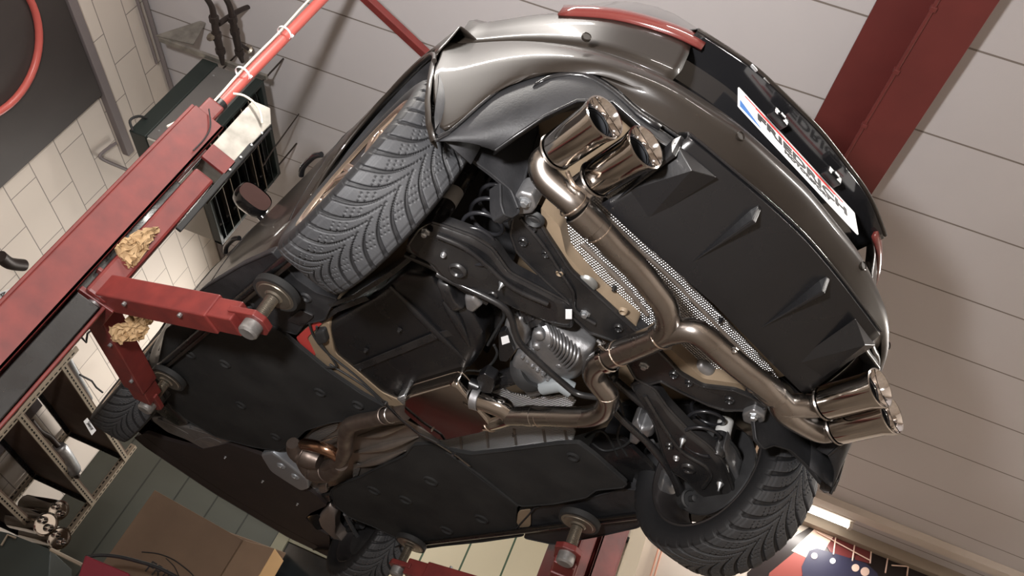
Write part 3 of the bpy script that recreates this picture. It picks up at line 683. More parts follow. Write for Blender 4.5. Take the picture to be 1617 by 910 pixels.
ring(884, 431, .08, .009, .003, sub, beige, 'bushing')
bolt(924, 496, .083, .011, sub); bolt(1017, 578, .083, .011, sub)
for pts in ([(808, 312), (822, 300), (842, 306), (848, 326), (840, 336), (812, 338)], [(1172, 652), (1190, 645), (1208, 655), (1208, 664), (1190, 670), (1174, 664)]):
    c = pillow('subframe_mount', pts, .07, .008, alu, sub, inset=.3); x = sum(p[0] for p in pts)/len(pts); y = sum(p[1] for p in pts)/len(pts); bolt(x, y, .06, .012, c)
ring(843, 347, .08, .022, .008, sub, rubber, 'mount_bushing')
def arm(pts, lip=.0055, th=-.0):
    p3 = rounded([at(*p[:2], z=p[2]) for p in pts], 3, .22); c = sum(p3, Vector())/len(p3); mb = MB()
    inn = [v.lerp(c, .10)+Vector((0, 0, -.012)) for v in p3]; inn2 = [v.lerp(c, .16)+Vector((0, 0, -.014)) for v in p3]
    mb.grid([[v+Vector((0, 0, .035)) for v in p3+[p3[0]]], p3+[p3[0]], inn+[inn[0]], inn2+[inn2[0]]])
    mb.plate(inn2, (0, 0, .004)); mb.tube(p3+[p3[0]], lip, 6, caps=False)
    return mb.build('control_arm', blackmetal, car, smooth=50)
zl = lambda x: .0+.085*(x-647)/255
aL = arm([(x, y, zl(x)) for x, y in [(645, 385), (662, 360), (680, 350), (704, 357), (748, 373), (778, 392), (804, 429), (849, 452), (898, 478), (905, 492), (902, 516), (879, 512), (816, 486), (763, 463), (715, 444), (692, 430), (677, 411), (648, 396)]])
zr = lambda y: .085-.085*(y-605)/190
aR = arm([(x, y, zr(y)) for x, y in [(996, 608), (1011, 602), (1034, 614), (1054, 643), (1089, 680), (1120, 703), (1143, 729), (1157, 771), (1162, 790), (1149, 808), (1131, 801), (1103, 777), (1083, 757), (1060, 743), (1052, 727), (1043, 703), (1034, 669), (1015, 634)]])
bolt(672, 367, -.012, .009, aL, h=.016); bolt(793, 448, .03, .008, aL, cone=True); ring(722, 428, .007, .022, .007, aL, blackmetal); ring(778, 466, .03, .012, .005, aL, blackmetal, 'slot_ring'); ring(700, 403, .0, .006, .003, aL, alu, 'slot_ring')
MB().plate(poly([(893, 489), (903, 489), (903, 504), (893, 504)], .066), (0, 0, .001)).build('label_sticker', white, aL)
MB().tube([P(690, 372, -.006), P(735, 392, .005), P(770, 420, .018), P(810, 455, .03), P(865, 480, .048)], .008, 8, smooth=4).build('pressed_bead', blackmetal, aL, smooth=60)
bolt(1078, 696, .032, .008, aR, cone=True); bolt(1137, 765, .0, .009, aR, cone=True); bolt(1155, 791, -.012, .009, aR); ring(1087, 741, .012, .02, .007, aR, blackmetal); ring(1057, 705, .028, .011, .005, aR, blackmetal, 'slot_ring'); ring(1068, 724, .02, .008, .004, aR, alu, 'slot_ring')
MB().tube([P(1018, 625, .062), P(1045, 670, .044), P(1075, 712, .026), P(1112, 735, .015), P(1122, 752, .008), P(1110, 770, 0)], .008, 8, smooth=4).build('pressed_bead', blackmetal, aR, smooth=60)
pillow('arm_tab', [(1128, 790), (1140, 798), (1152, 804), (1146, 808), (1130, 802)], -.01, .01, alu, aR)
for s in (-1, 1):
    sx, sy = s*.487, -.15
    pts = [Vector((sx+math.cos(t)*(.056-.004*(t > 25)), sy+math.sin(t)*.056, .02+.33*t/(2*math.pi*5.5))) for t in np.linspace(0, 2*math.pi*5.5, 130)]
    sp = MB().tube(pts, .0065, 8).build('coil_spring', spring_m, car, smooth=60)
    MB().lathe((sx, sy, .30), (0, 0, 1), [(-.02, 0), (-.02, .03), (0, .035), (.0, .07), (.02, .07)], 30).build('spring_seat', rubber, sp, smooth=40)
# dampers
for (px, py, z, L) in ((686, 356, .03, .40), (1131, 722, .03, .34)):
    c = at(px, py, z=z)
    d = MB().lathe(c, (.0, -.0, 1), [(0, 0), (0, .018), (.01, .025), (.20, .025), (.21, .028), (L, .028), (L, 0)], 24).build('shock_absorber', blackmetal, car, smooth=40)
    MB().lathe(c+Vector((0, 0, .085)), (0, 0, 1), [(0, .0255), (.001, .0258), (.055, .0258), (.056, .0255)], 24).build('paper_label', mat('label_grey', (.45, .45, .44), .6) if 'label_grey' not in MATS else MATS['label_grey'], d, smooth=60)
# liner flaps behind the rear wheels
def yplate(name, pts, y, m, th, parent=car, lip=.0035):
    p3 = rounded([at(*p, y=y) for p in pts], 3, .18); mb = MB().plate(p3, (0, th, 0)); mb.tube(p3+[p3[0]], lip, 6, caps=False); return mb.build(name, m, parent, smooth=35, bevel=.003)
lf = yplate('fender_liner', [(706, 206), (712, 216), (734, 243), (775, 273), (807, 300), (819, 330), (822, 312), (831, 272), (850, 210), (848, 190), (800, 200), (750, 195)], -.40, plastic, .012)
yplate('liner_lobe', [(790, 285), (791, 322), (796, 338), (808, 343), (819, 336), (819, 312), (806, 296)], -.39, plastic, .05, lf)
MB().tube([at(728, 222, y=-.408), at(745, 222, y=-.41), at(757, 228, y=-.41), at(775, 232, y=-.41)], .006, 6).build('liner_clip', blackmetal, lf)
lf = yplate('fender_liner', [(1190, 660), (1215, 648), (1249, 666), (1294, 689), (1335, 690), (1318, 720), (1311, 757), (1303, 769), (1297, 763), (1274, 734), (1249, 711), (1223, 703), (1206, 709), (1194, 694)], -.38, plastic, .012)
# -- fuel tank
tk = pillow('fuel_tank', [(523, 532), (510, 508), (557, 480), (606, 451), (639, 424), (682, 430), (721, 470), (752, 494), (767, 520), (766, 545), (757, 562), (736, 586), (699, 605), (643, 624), (622, 628), (600, 619), (561, 583), (527, 557)], .085, .035, gplastic, car, inset=.16, rnd=.2, top=.12, n=8)
def strap(name, pts, w, m, parent, t=.004):
    mb = MB(); P3 = [at(*p[:2], z=p[2]) for p in pts]
    for a, b in zip(P3[:-1], P3[1:]): mb.bar(a, b, w, t)
    return mb.build(name, m, parent, bevel=.0015)
strap('tank_strap', [(562, 582, .042), (684, 532, .042), (735, 520, .06)], .03, blackmetal, tk)
mb = MB().tube([P(616, 452, .055), P(650, 485, .046), P(690, 525, .046), P(735, 568, .055)], [.008, .014, .014, .008], 10, smooth=4); mb.build('tank_ridge', gplastic, tk, smooth=60)
mb = MB().tube([P(700, 475, .055), P(722, 505, .05), P(742, 545, .055)], [.008, .02, .008], 10, smooth=4); mb.build('tank_ridge', gplastic, tk, smooth=60)
for (x, y) in ((631, 521), (578, 553), (690, 530), (570, 582)): bolt(x, y, .043, .006, tk, blackmetal)
# tank edge lines and rail on its left
rl = panel('floor_rail', [(470, 528), (505, 502), (520, 512), (528, 558), (560, 584), (602, 620), (628, 632), (640, 645), (622, 652), (598, 646), (540, 600), (500, 566), (478, 548)], .045, beige, car, th=.06, rnd=.15)
MB().plate(rounded(poly([(466, 533), (504, 504), (512, 508), (484, 534), (498, 562), (490, 562)], .04), 2, .15), (0, 0, .01)).build('red_sill_edge', mat('red_body_primer', srgb(170, 60, 56), .5), rl)
for pts in ([(488, 508, .03), (495, 530, .03), (515, 556, .03), (560, 592, .03), (605, 634, .03)], [(500, 516, .028), (505, 540, .028), (530, 575, .028), (528, 580, .028), (512, 580, .028)], [(520, 575, .03), (575, 610, .03), (612, 645, .03)]):
    MB().tube([at(*p[:2], z=p[2]) for p in pts], .0045, 8, smooth=4).build('brake_hose', rubber, car, smooth=60)
pillow('hose_clip', [(497, 522), (512, 520), (518, 540), (502, 545)], .03, .01, rubber, rl)
strap('floor_brace', [(505, 508, .04), (530, 490, .045), (580, 470, .05)], .02, blackmetal, tk, .006)
strap('floor_brace', [(520, 482, .03), (560, 468, .035), (620, 430, .04), (655, 402, .05)], .016, blackmetal, tk, .008)
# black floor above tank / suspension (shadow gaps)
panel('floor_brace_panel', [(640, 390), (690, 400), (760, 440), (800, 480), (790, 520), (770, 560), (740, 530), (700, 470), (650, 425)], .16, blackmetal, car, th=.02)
panel('wheel_house_wall', [(640, 380), (760, 235), (850, 215), (845, 300), (800, 345), (815, 400), (790, 470), (700, 430)], .30, plastic, car, th=.02, rnd=.1)
panel('wheel_house_wall', [(1045, 640), (1200, 640), (1240, 690), (1230, 720), (1150, 830), (1040, 820), (960, 760), (950, 690), (980, 640)], .30, plastic, car, th=.02, rnd=.1)
# -- differential
df = pillow('rear_differential', [(844, 513), (852, 502), (883, 514), (914, 531), (940, 543), (936, 565), (918, 590), (896, 598), (872, 582), (850, 556), (840, 532)], .11, .05, alu, car, inset=.55, top=.08, n=8)
for k in range(9):
    t = k/8; a = (862+t*52, 508+t*36); b = (862+t*22, 556+t*36)
    pts = [at(a[0]+(b[0]-a[0])*u+10*math.sin(math.pi*u), a[1]+(b[1]-a[1])*u+5*math.sin(math.pi*u), z=.096-.056*math.sin(math.pi*u)) for u in np.linspace(0, 1, 9)]
    MB().tube(pts, .0045, 6).build('cooling_rib', alu, df, smooth=60)
pillow('differential_nose', [(795, 526), (802, 495), (826, 492), (841, 512), (836, 540), (815, 545)], .11, .04, alu, df, inset=.4)
g = pillow('coupling_housing', [(815, 552), (838, 548), (872, 590), (868, 604), (856, 620), (840, 622), (822, 600), (806, 582)], .08, .035, alu, df, inset=.4)
for k in range(6):
    x, y = 826+k*8, 562+k*7
    bolt(x, y, .055, .006, g, alu)
for (x, y, r) in ((852, 528, .02), (848, 545, .014), (870, 545, .012), (834, 572, .012), (884, 575, .012)):
    c = at(x, y, z=.07); MB().lathe(c, (0, -.2, -1), [(-.03, r*1.1), (.0, r), (.01, r*.9), (.014, r*.6), (.014, 0)], 20).build('housing_boss', alu, df, smooth=50)
MB().tube([P(858, 612, .05), P(885, 606, .05), P(902, 616, .05)], [.026, .028, .028], 20).build('pump_motor', mat('pump_grey', (.20, .22, .23), .45), g, smooth=50)
md = MB().plate(rounded(poly([(787, 526), (798, 522), (813, 556), (800, 572), (788, 570)], .055), 2, .12), (0, 0, .025)).build('control_module', gplastic, df, bevel=.003)
MB().plate(poly([(791, 533), (802, 530), (805, 541), (793, 545)], .0535), (0, 0, .001)).build('label_sticker', white, md)
c = at(842, 582, z=.09); MB().lathe(c+Vector((0, .0, 0)), (.0, 1, 0), [(0, .045), (-.012, .052), (-.015, .066), (0, .075), (.03, .075), (.04, .06), (.03, .045), (0, .045)], 44).build('shaft_coupling', rubber, car, smooth=50)
MB().tube([c+Vector((0, 0, 0)), c+Vector((0, .5, .01)), c+Vector((0, 2.1, .03))], .032, 20).build('drive_shaft', blackmetal, car, smooth=60)
for s in (-1, 1):
    MB().lathe((s*.10, .0, .12), (s, 0, 0), [(0, .03), (.03, .04), (.035, .048), (.05, .040), (.06, .046), (.075, .036), (.085, .040), (.10, .028), (.11, .015), (.42, .0145), (.43, .03), (.45, .04), (.47, .034), (.48, .044), (.50, .04), (.54, .05), (.56, .05)], 28).build('axle_shaft', blackmetal, car, smooth=40)
# anti-roll bar
MB().tube([at(*p, z=.02) for p in [(690, 432), (730, 452), (765, 468), (795, 485), (808, 505), (815, 530), (828, 550), (860, 580), (890, 606), (912, 622), (945, 628)]], .0105, 12, smooth=5).build('anti_roll_bar', blackmetal, car, smooth=60)
MB().tube([P(950, 625, .03), P(985, 665, .03), P(1028, 705, .03), P(1062, 750, .02), P(1082, 800, .0)], [.012, .012, .013, .015, .018], 12, smooth=5).build('trailing_arm', blackmetal, car, smooth=60)
c = at(1087, 789, z=.0); h = MB().lathe(c, (-.3, -1, -.2), [(-.02, .036), (.02, .036), (.024, .030), (.018, .026), (.018, .012), (.05, .012), (.052, .009), (.052, 0)], 32).build('arm_bushing', rubber, car, smooth=40)
kn = pillow('wheel_carrier', [(1032, 772), (1048, 750), (1062, 765), (1072, 790), (1052, 806), (1036, 800)], .06, .03, alu, car)
MB().tube([P(1040, 705, .1), P(1052, 730, .09), P(1058, 760, .08)], .018, 12, smooth=4).build('link_arm', alu, kn, smooth=60)
MB().tube([P(1075, 770, .05), P(1100, 790, .06), P(1140, 810, .08)], .02, 12, smooth=3).build('link_arm', blackmetal, kn, smooth=60)
pillow('cast_bracket', [(998, 665), (1008, 658), (1014, 672), (1035, 668), (1034, 684), (1018, 688), (1006, 700), (994, 695)], .08, .02, alu, car)
MB().tube([P(1026, 700, .07), P(1036, 712, .07)], .018, 12).build('cast_boss', alu, kn, smooth=60)
bp_ = panel('bracket_plate', [(940, 690), (985, 695), (1035, 745), (1060, 790), (1030, 800), (985, 775), (950, 745), (925, 715)], .10, blackmetal, car, th=.02)
MB().plate(poly([(1006, 762), (1022, 760), (1020, 768), (1004, 770)], .098), (0, 0, .001)).build('label_sticker', white, bp_)
MB().tube([P(960, 765, .05), P(1005, 772, .05), P(1040, 785, .06)], .008, 10, smooth=3).build('parking_brake_cable', rubber, car, smooth=60)
for pts in ([(935, 700), (955, 712), (985, 705), (1000, 690)], [(925, 690), (945, 680), (960, 690), (975, 720)], [(975, 630), (985, 655), (975, 690), (990, 720)], [(1145, 690), (1160, 705), (1168, 722), (1162, 738)], [(770, 545), (785, 520), (796, 500), (790, 480)], [(735, 595), (770, 580), (785, 560), (780, 545)]):
    MB().tube([at(*p, z=.10) for p in pts], .005, 8, smooth=5).build('wiring_hose', rubber, car, smooth=60)
pillow('caliper_bracket', [(1143, 700), (1152, 722), (1166, 742), (1168, 758), (1158, 768), (1148, 740), (1140, 715)], .06, .015, alu, car)
# stamped bits left front of the arm
MB().tube([P(640, 402, .05), P(690, 425, .05), P(730, 455, .05), P(770, 478, .06)], .010, 8, smooth=3).build('link_arm', blackmetal, car, smooth=60)
pillow('cast_bracket', [(735, 462), (752, 462), (764, 478), (750, 490), (738, 484)], .05, .02, alu, car)
pillow('cast_bracket', [(690, 440), (712, 448), (722, 470), (735, 485), (720, 492), (700, 468)], .06, .02, blackmetal, car)
# -- exhaust
ex = MB(); zz = -.01
def T3(pts): return [at(p[0], p[1], z=p[2] if len(p) > 2 else zz) for p in pts]
main = T3([(803, 657), (840, 657), (880, 658), (915, 659), (938, 656), (956, 645), (960, 625), (947, 607), (938, 592), (942, 577), (955, 567)])
PR = .0345
exo = MB().tube(main, PR, 28, smooth=6).build('exhaust_pipe', steel, car, smooth=60)
yt = T3([(955, 567), (985, 555), (1020, 541), (1045, 530)]); MB().tube(yt, [.037, .037, .037, .036], 28, smooth=3).build('y_pipe_inlet', steel, exo, smooth=60)
JL = at(903, 318, z=.0); JR = at(1240, 640, z=.0)
lp_ = T3([(1040, 528), (1052, 517), (1054, 500), (1048, 480), (1032, 458), (1005, 425), (975, 395), (945, 362)])+[at(915, 330, z=.0)]
MB().tube(lp_, .0335, 28, smooth=6).build('left_branch_pipe', steel, exo, smooth=60)
rp_ = T3([(1035, 535), (1062, 525), (1090, 522), (1112, 532), (1140, 556), (1175, 585), (1205, 608)])+[at(1228, 628, z=.0)]
MB().tube(rp_, .0335, 28, smooth=6).build('right_branch_pipe', steel, exo, smooth=60)
# sleeves, welds, clamps
def band(p, q, z, r, L, m, nm, bead=False):
    a = at(*p, z=z); b = at(*q, z=z); d = (b-a).normalized()
    pr = [(-L/2, r-.003), (-L/2+.002, r), (L/2-.002, r), (L/2, r-.003)]
    return MB().lathe(a, d, pr, 36).build(nm, m, exo, smooth=40)
band((925, 345), (960, 380), zz, .0385, .06, steel, 'sleeve'); band((947, 366), (975, 395), zz, .0365, .006, weld, 'weld_seam'); band((905, 322), (930, 350), .0, .040, .005, weld, 'weld_seam')
band((1212, 614), (1240, 640), 0, .0385, .06, steel, 'sleeve'); band((1197, 603), (1240, 640), 0, .0365, .005, weld, 'weld_seam')
for (p, q) in (((960, 566), (1000, 549)),): 
    cb = band(p, q, zz, .043, .022, steel_pol, 'pipe_clamp'); a = at(955, 548, z=zz); MB().box((-.02, -.006, -.012), (.02, .006, .012), Matrix.Translation(a)).build('clamp_lug', steel_pol, cb, bevel=.002)
    b_ = MB().tube([a+Vector((-.03, 0, 0)), a+Vector((.03, 0, 0))], .0045, 10).build('clamp_bolt', zinc, cb, smooth=50)
band((978, 558), (1000, 549), zz, .0395, .005, weld, 'weld_seam'); band((1043, 530), (1060, 523), zz, .0385, .005, weld, 'weld_seam')
band((852, 658), (880, 658), zz, .0365, .005, weld, 'weld_seam'); band((838, 657), (880, 658), zz, .037, .03, steel, 'sleeve'); band((958, 620), (960, 640), zz, .0355, .004, weld, 'weld_seam')
bolt(1160, 553, -.045, .006, exo, steel)
# tips
tips = [((955, 185), -.57), ((1020, 232), -.455), ((1390, 613), .452), ((1408, 655), .558)]
for k, (p, x) in enumerate(tips):
    c = at(*p, x=x); ax = Vector((0, 1, -.06)).normalized(); R_ = .054; L = .165
    tp = MB().lathe(c, ax, [(-.001, R_-.004), (.000, R_), (.004, R_), (.03, R_-.0055), (L-.015, R_-.0065), (L, R_-.012)], 56).build('exhaust_tip', steel_pol, exo, smooth=40)
    MB().lathe(c, ax, [(.000, R_-.0005), (.002, R_-.002), (.032, R_-.0185), (.034, R_-.0185)], 56).build('tip_bevel', chrome, tp, smooth=40)
    MB().lathe(c, ax, [(.028, R_-.018), (.06, R_-.018), (L, R_-.018), (L, 0)], 40).build('tip_inner_tube', tipin, tp, smooth=40)
    MB().lathe(c+ax*(L-.002), ax, [(0, R_-.008), (.004, R_-.006), (.012, R_-.012), (.018, .034)], 40).build('tip_collar', steel, tp, smooth=40)
    e = c+ax*(L+.012); s = -1 if x < 0 else 1; outer = abs(x) > .5; J = JL if s < 0 else JR
    M1 = at(915, 330, z=0) if s < 0 else at(1228, 628, z=0)
    if s < 0:
        if outer: pts = [M1, J, J.lerp(e, .35)+Vector((-.035, .028, -.0)), J.lerp(e, .7)+Vector((-.03, .03, 0)), e+ax*.02, e-ax*.005]
        else: pts = [J+Vector((-.02, .02, 0)), J.lerp(e, .5)+Vector((-.0, .01, 0)), e+ax*.01, e-ax*.005]
    else:
        if not outer: pts = [M1, J, J.lerp(e, .5)+Vector((.0, .01, 0)), e+ax*.02, e-ax*.005]
        else: pts = [J+Vector((-.03, .0, 0)), J+Vector((.03, .02, 0)), J.lerp(e, .6)+Vector((.02, .035, 0)), e+ax*.03, e-ax*.005]
    MB().tube(pts, [.034]*(len(pts)-1)+[.034], 26, smooth=6).build('tip_feed_pipe', steel, exo, smooth=60)
a = at(905, 290, z=.02); MB().tube([at(896, 272, z=.03), at(905, 292, z=.0), at(915, 300, z=.0)], .006, 8, smooth=4).build('weld_seam', weld, exo, smooth=60)
# muffler
mo = [(634, 652), (637, 632), (645, 626), (712, 607), (722, 610), (778, 674), (768, 684), (700, 698), (690, 696)]
mu3 = rounded(poly(mo, -.025), 5, .18); c = sum(mu3, Vector())/len(mu3)
rws = [[v+Vector((0, 0, dz_)) if k_ == 0 else c+(v-c)*k_+Vector((0, 0, dz_)) for v in mu3+[mu3[0]]] for dz_, k_ in ((.12, .96), (.10, 1.0), (.03, 1.0), (.018, .995), (.008, .98), (.002, .96), (0, .93))]
mb = MB().grid(rws); mb.plate(rws[-1][:-1], (0, 0, .001)); mu = mb.build('muffler', steel_pol, exo, smooth=50)
MB().tube([v+Vector((0, 0, .025)) for v in rws[2]], .0035, 6, caps=False).build('muffler_seam', steel_pol, mu, smooth=60)
for (x, y) in ((683, 678),): bolt(x, y, -.024, .004, mu, steel)
MB().tube(T3([(716, 624, .02), (735, 624, .01), (752, 630, 0), (775, 637, 0), (795, 645, 0), (806, 655, -.005)]), [.032, .033, .034, .036, .037, .034], 26, smooth=5).build('muffler_outlet', steel_pol, mu, smooth=60)
band((752, 630), (775, 637), 0, .040, .03, alu, 'sleeve')
MB().tube(T3([(758, 672, 0), (775, 668, 0), (795, 662, 0), (810, 658, -.005)]), [.02, .030, .032, .033], 26, smooth=5).build('muffler_outlet', steel_pol, mu, smooth=60)
band((775, 668), (795, 662), 0, .034, .008, weld, 'weld_seam')
av = MB().tube([P(738, 604, .03), P(756, 612, .03)], .022, 16).build('valve_actuator', gplastic, mu, smooth=50)
MB().plate(rounded(poly([(752, 598), (764, 590), (781, 600), (776, 622), (760, 620)], .012), 3, .15), (0, 0, .04)).build('actuator_housing', gplastic, av, bevel=.004)
# front pipe and converters
fpz = -.01
fpt = T3([(640, 652), (620, 655), (590, 662), (565, 667), (550, 675), (545, 695), (545, 712), (535, 728), (518, 738)])
MB().tube(fpt, [.030, .030, .031, .033, .034, .034, .034, .034, .036], 26, smooth=6).build('front_pipe', steel_hot, exo, smooth=60)
band((607, 657), (590, 662), fpz, .036, .02, steel_hot, 'pipe_clamp'); band((618, 655), (590, 662), fpz, .035, .008, steel, 'pipe_clamp')
c1 = MB().tube(T3([(462, 700), (470, 712), (490, 722), (505, 728)]), [.03, .05, .055, .04], 28, smooth=5).build('catalytic_converter', steel_hot, exo, smooth=60)
c2 = MB().tube(T3([(474, 722), (490, 738), (505, 744), (525, 742), (538, 732)]), [.03, .052, .058, .05, .036], 28, smooth=5).build('catalytic_converter', steel_hot, exo, smooth=60)
for (x, y, x2, y2, r) in ((478, 716, 490, 722, .056), (492, 739, 505, 744, .058), (518, 743, 525, 742, .056)): band((x, y), (x2, y2), zz, r, .007, steel_hot, 'converter_rib')
MB().tube(T3([(480, 702, 0), (500, 705, -.02), (520, 712, -.02), (535, 722, -.01)]), [.028, .028, .028, .028], 22, smooth=5).build('connecting_pipe', mat('copper_tint_steel', (.45, .27, .18), .25, 1), exo, smooth=60)
# tunnel heat shields
h1 = panel('heat_shield', [(462, 712), (475, 698), (493, 679), (546, 659), (610, 648), (640, 662), (690, 690), (704, 712), (660, 720), (640, 726), (613, 743), (580, 752), (520, 768), (500, 775), (480, 758)], .06, foil_flat, car, th=.003, rnd=.2, lip=.004, bevel=0)
for a_, b_ in (((565, 690), (640, 672)), ((560, 715), (660, 690)), ((560, 738), (640, 712))): MB().tube([P(*a_, .055), P((a_[0]+b_[0])/2, (a_[1]+b_[1])/2+2, .05), P(*b_, .055)], [.004, .02, .004], 10, smooth=5).build('shield_rib', foil_flat, h1, smooth=60)
MB().tube(T3([(472, 700, .0), (480, 706, -.02), (495, 705, -.02), (515, 695, 0), (545, 685, .02)]), .005, 8, smooth=5).build('shield_edge_roll', steel, h1, smooth=60)
MB().plate(rounded(poly([(558, 733), (570, 733), (565, 752), (557, 754)], .05), 2, .2), (0, 0, .003)).build('foil_patch', foil_m, h1)
MB().plate(rounded(poly([(492, 685), (510, 675), (535, 668), (530, 680), (500, 700), (480, 702)], .05), 2, .2), (0, 0, .003)).build('foil_patch', foil_m, h1)
h2 = panel('heat_shield', [(690, 700), (740, 655), (830, 660), (900, 672), (908, 680), (905, 695), (850, 700), (800, 708), (745, 717), (706, 715)], .05, foil_m, car, th=.003, rnd=.2, lip=.003, bevel=0)
for x in (726, 768, 812, 858, 892): MB().tube([P(x, 675+(x-726)*.03, .048), P(x+3, 710-(x-726)*.10, .048)], .006, 8).build('shield_rib', foil_flat, h2, smooth=60)
bolt(812, 686, .046, .006, h2, steel)
MB().plate(rounded(poly([(706, 716), (728, 700), (738, 704), (736, 718), (716, 732), (708, 728)], .055), 2, .2), (0, 0, .02)).build('tunnel_flange', beige, car)
h3 = panel('heat_shield', [(778, 600), (806, 620), (850, 628), (900, 622), (909, 632), (900, 646), (860, 650), (800, 648), (770, 630)], .07, foil_m, car, th=.003, rnd=.2, lip=.003, bevel=0)
strap('tunnel_brace', [(603, 632, -.045), (632, 662, -.05), (660, 685, -.05), (690, 700, -.045), (722, 720, -.02), (742, 736, -.0)], .014, blackmetal, car, .006)
bolt(609, 636, -.045, .007, car, blackmetal, 'brace_bolt'); bolt(716, 716, -.03, .007, car, blackmetal, 'brace_bolt')
pillow('tunnel_bracket', [(626, 628), (640, 622), (655, 628), (640, 640)], .02, .01, foil_m, h1)
# -- front: gearbox, subframe, tray
ft = panel('front_undertray', [(212, 691), (232, 684), (269, 697), (319, 710), (361, 701), (415, 720), (440, 742), (500, 783), (516, 798), (490, 810), (482, 818), (500, 835), (520, 846), (520, 880), (500, 870), (454, 848), (338, 779), (231, 707)], .03, darkred, car, th=.02, rnd=.1, lip=.003)
for (x, y) in ((415, 760), (470, 796), (356, 722)): bolt(x, y, .028, .005, ft, zinc)
for (x, y) in ((497, 815),): MB().plate(rounded(poly([(484, 816), (503, 812), (512, 832), (500, 838)], .027), 3, .2), (0, 0, .003)).build('tow_eye_hole', gloss, ft)
fs = pillow('front_subframe', [(238, 657), (260, 655), (300, 668), (346, 672), (372, 694), (362, 704), (331, 708), (298, 690), (262, 676)], .06, .03, alu, car, inset=.3)
for pts in ([(250, 662), (275, 672), (298, 684)], [(300, 676), (330, 684), (355, 682)], [(310, 695), (330, 690), (350, 698)]): MB().tube(T3([(*p, .035) for p in pts]), .008, 8, smooth=3).build('cast_rib', alu, fs, smooth=60)
gb = pillow('gearbox_bracket', [(412, 716), (430, 712), (445, 722), (465, 738), (488, 756), (489, 770), (478, 774), (455, 760), (428, 742)], .02, .012, mat('grey_blue_alloy', (.30, .32, .35), .45, .7), car, inset=.12)
for (x, y) in ((444, 736), (466, 753)): ring(x, y, .006, .02, .006, gb, MATS['grey_blue_alloy'], 'rubber_mount'); bolt(x, y, .002, .007, gb, zinc)
fa = pillow('front_control_arm', [(519, 797), (532, 808), (530, 836), (548, 857), (567, 880), (558, 887), (529, 848), (507, 828), (503, 815)], .04, .02, mat('cast_iron_tan', (.22, .19, .175), .5, .5, .2, 30), car, inset=.25)
fb = pillow('front_control_arm', [(240, 640), (262, 632), (285, 650), (300, 668), (286, 672), (262, 656)], .05, .02, blackmetal, car, inset=.25)
MB().tube(T3([(545, 812, .06), (560, 840, .06), (575, 862, .06)]), .012, 10).build('tie_rod', alu, fa, smooth=60); MB().tube(T3([(530, 850, .08), (550, 835, .1), (572, 830, .1)]), .02, 12, smooth=3).build('steering_boot', rubber, fa, smooth=60)
for s in (-1, 1):
    MB().lathe((s*.24, 2.6, .14), (s, 0, 0), [(0, .04), (.03, .048), (.05, .038), (.07, .018), (.34, .018), (.36, .04), (.40, .05), (.44, .045)], 24).build('axle_shaft', blackmetal, car, smooth=40)
eb = panel('engine_bay_shield', [(250, 640), (300, 665), (345, 690), (440, 715), (480, 680), (520, 700), (560, 790), (600, 835), (520, 845), (430, 760), (330, 715), (230, 690)], .20, gloss, car, th=.02)
for (x0, y0) in ((500, 778), (515, 785), (525, 800), (497, 790), (510, 770)): pillow('cast_bracket', [(x0-9, y0-6), (x0+7, y0-8), (x0+10, y0+5), (x0-3, y0+9)], .06, .015, blackmetal if x0 % 2 else alu, eb)
# ================================================================== room furniture and fittings
# -- ceiling beam
bm_ = empty('ceiling_beam', rw(0, .97, ZC), 'dark red steel beam running across the pale ceiling above the rear bumper', 'beam')
def rpart(lo, hi, name, m, parent, bevel=0):
    """box in building coordinates as a part of a thing"""
    mb = MB(); a0, b0, z0 = lo; a1, b1, z1 = hi
    vs = [rw(a, b, z) for a, b, z in ((a0, b0, z0), (a1, b0, z0), (a1, b1, z0), (a0, b1, z0), (a0, b0, z1), (a1, b0, z1), (a1, b1, z1), (a0, b1, z1))]
    mb.add(vs, [(0, 3, 2, 1), (4, 5, 6, 7), (0, 1, 5, 4), (1, 2, 6, 5), (2, 3, 7, 6), (3, 0, 4, 7)])
    return mb.build(name, m, parent, bevel=bevel)
rpart((-4.4, .862, 2.19), (4.65, 1.078, 2.205), 'lower_flange', redbeam, bm_, .003)
rpart((-4.4, .95, 2.2), (4.65, .97, 2.385), 'web', redbeam, bm_)
rpart((-4.4, .67, 2.385), (4.65, 1.12, 2.399), 'upper_plate', redbeam, bm_)
cdt = MB().tube([rw(-4.4, .862, 2.18), rw(4.6, .862, 2.18)], .009, 10).build('conduit', redbeam, bm_, smooth=60)
for a in np.arange(-.9, 3.6, .33): MB().box((-.012, -.014, -.006), (.012, .014, .022), Matrix.Translation(rw(a, .864, 2.176)) @ RT).build('conduit_clip', redbeam, cdt, bevel=.003)
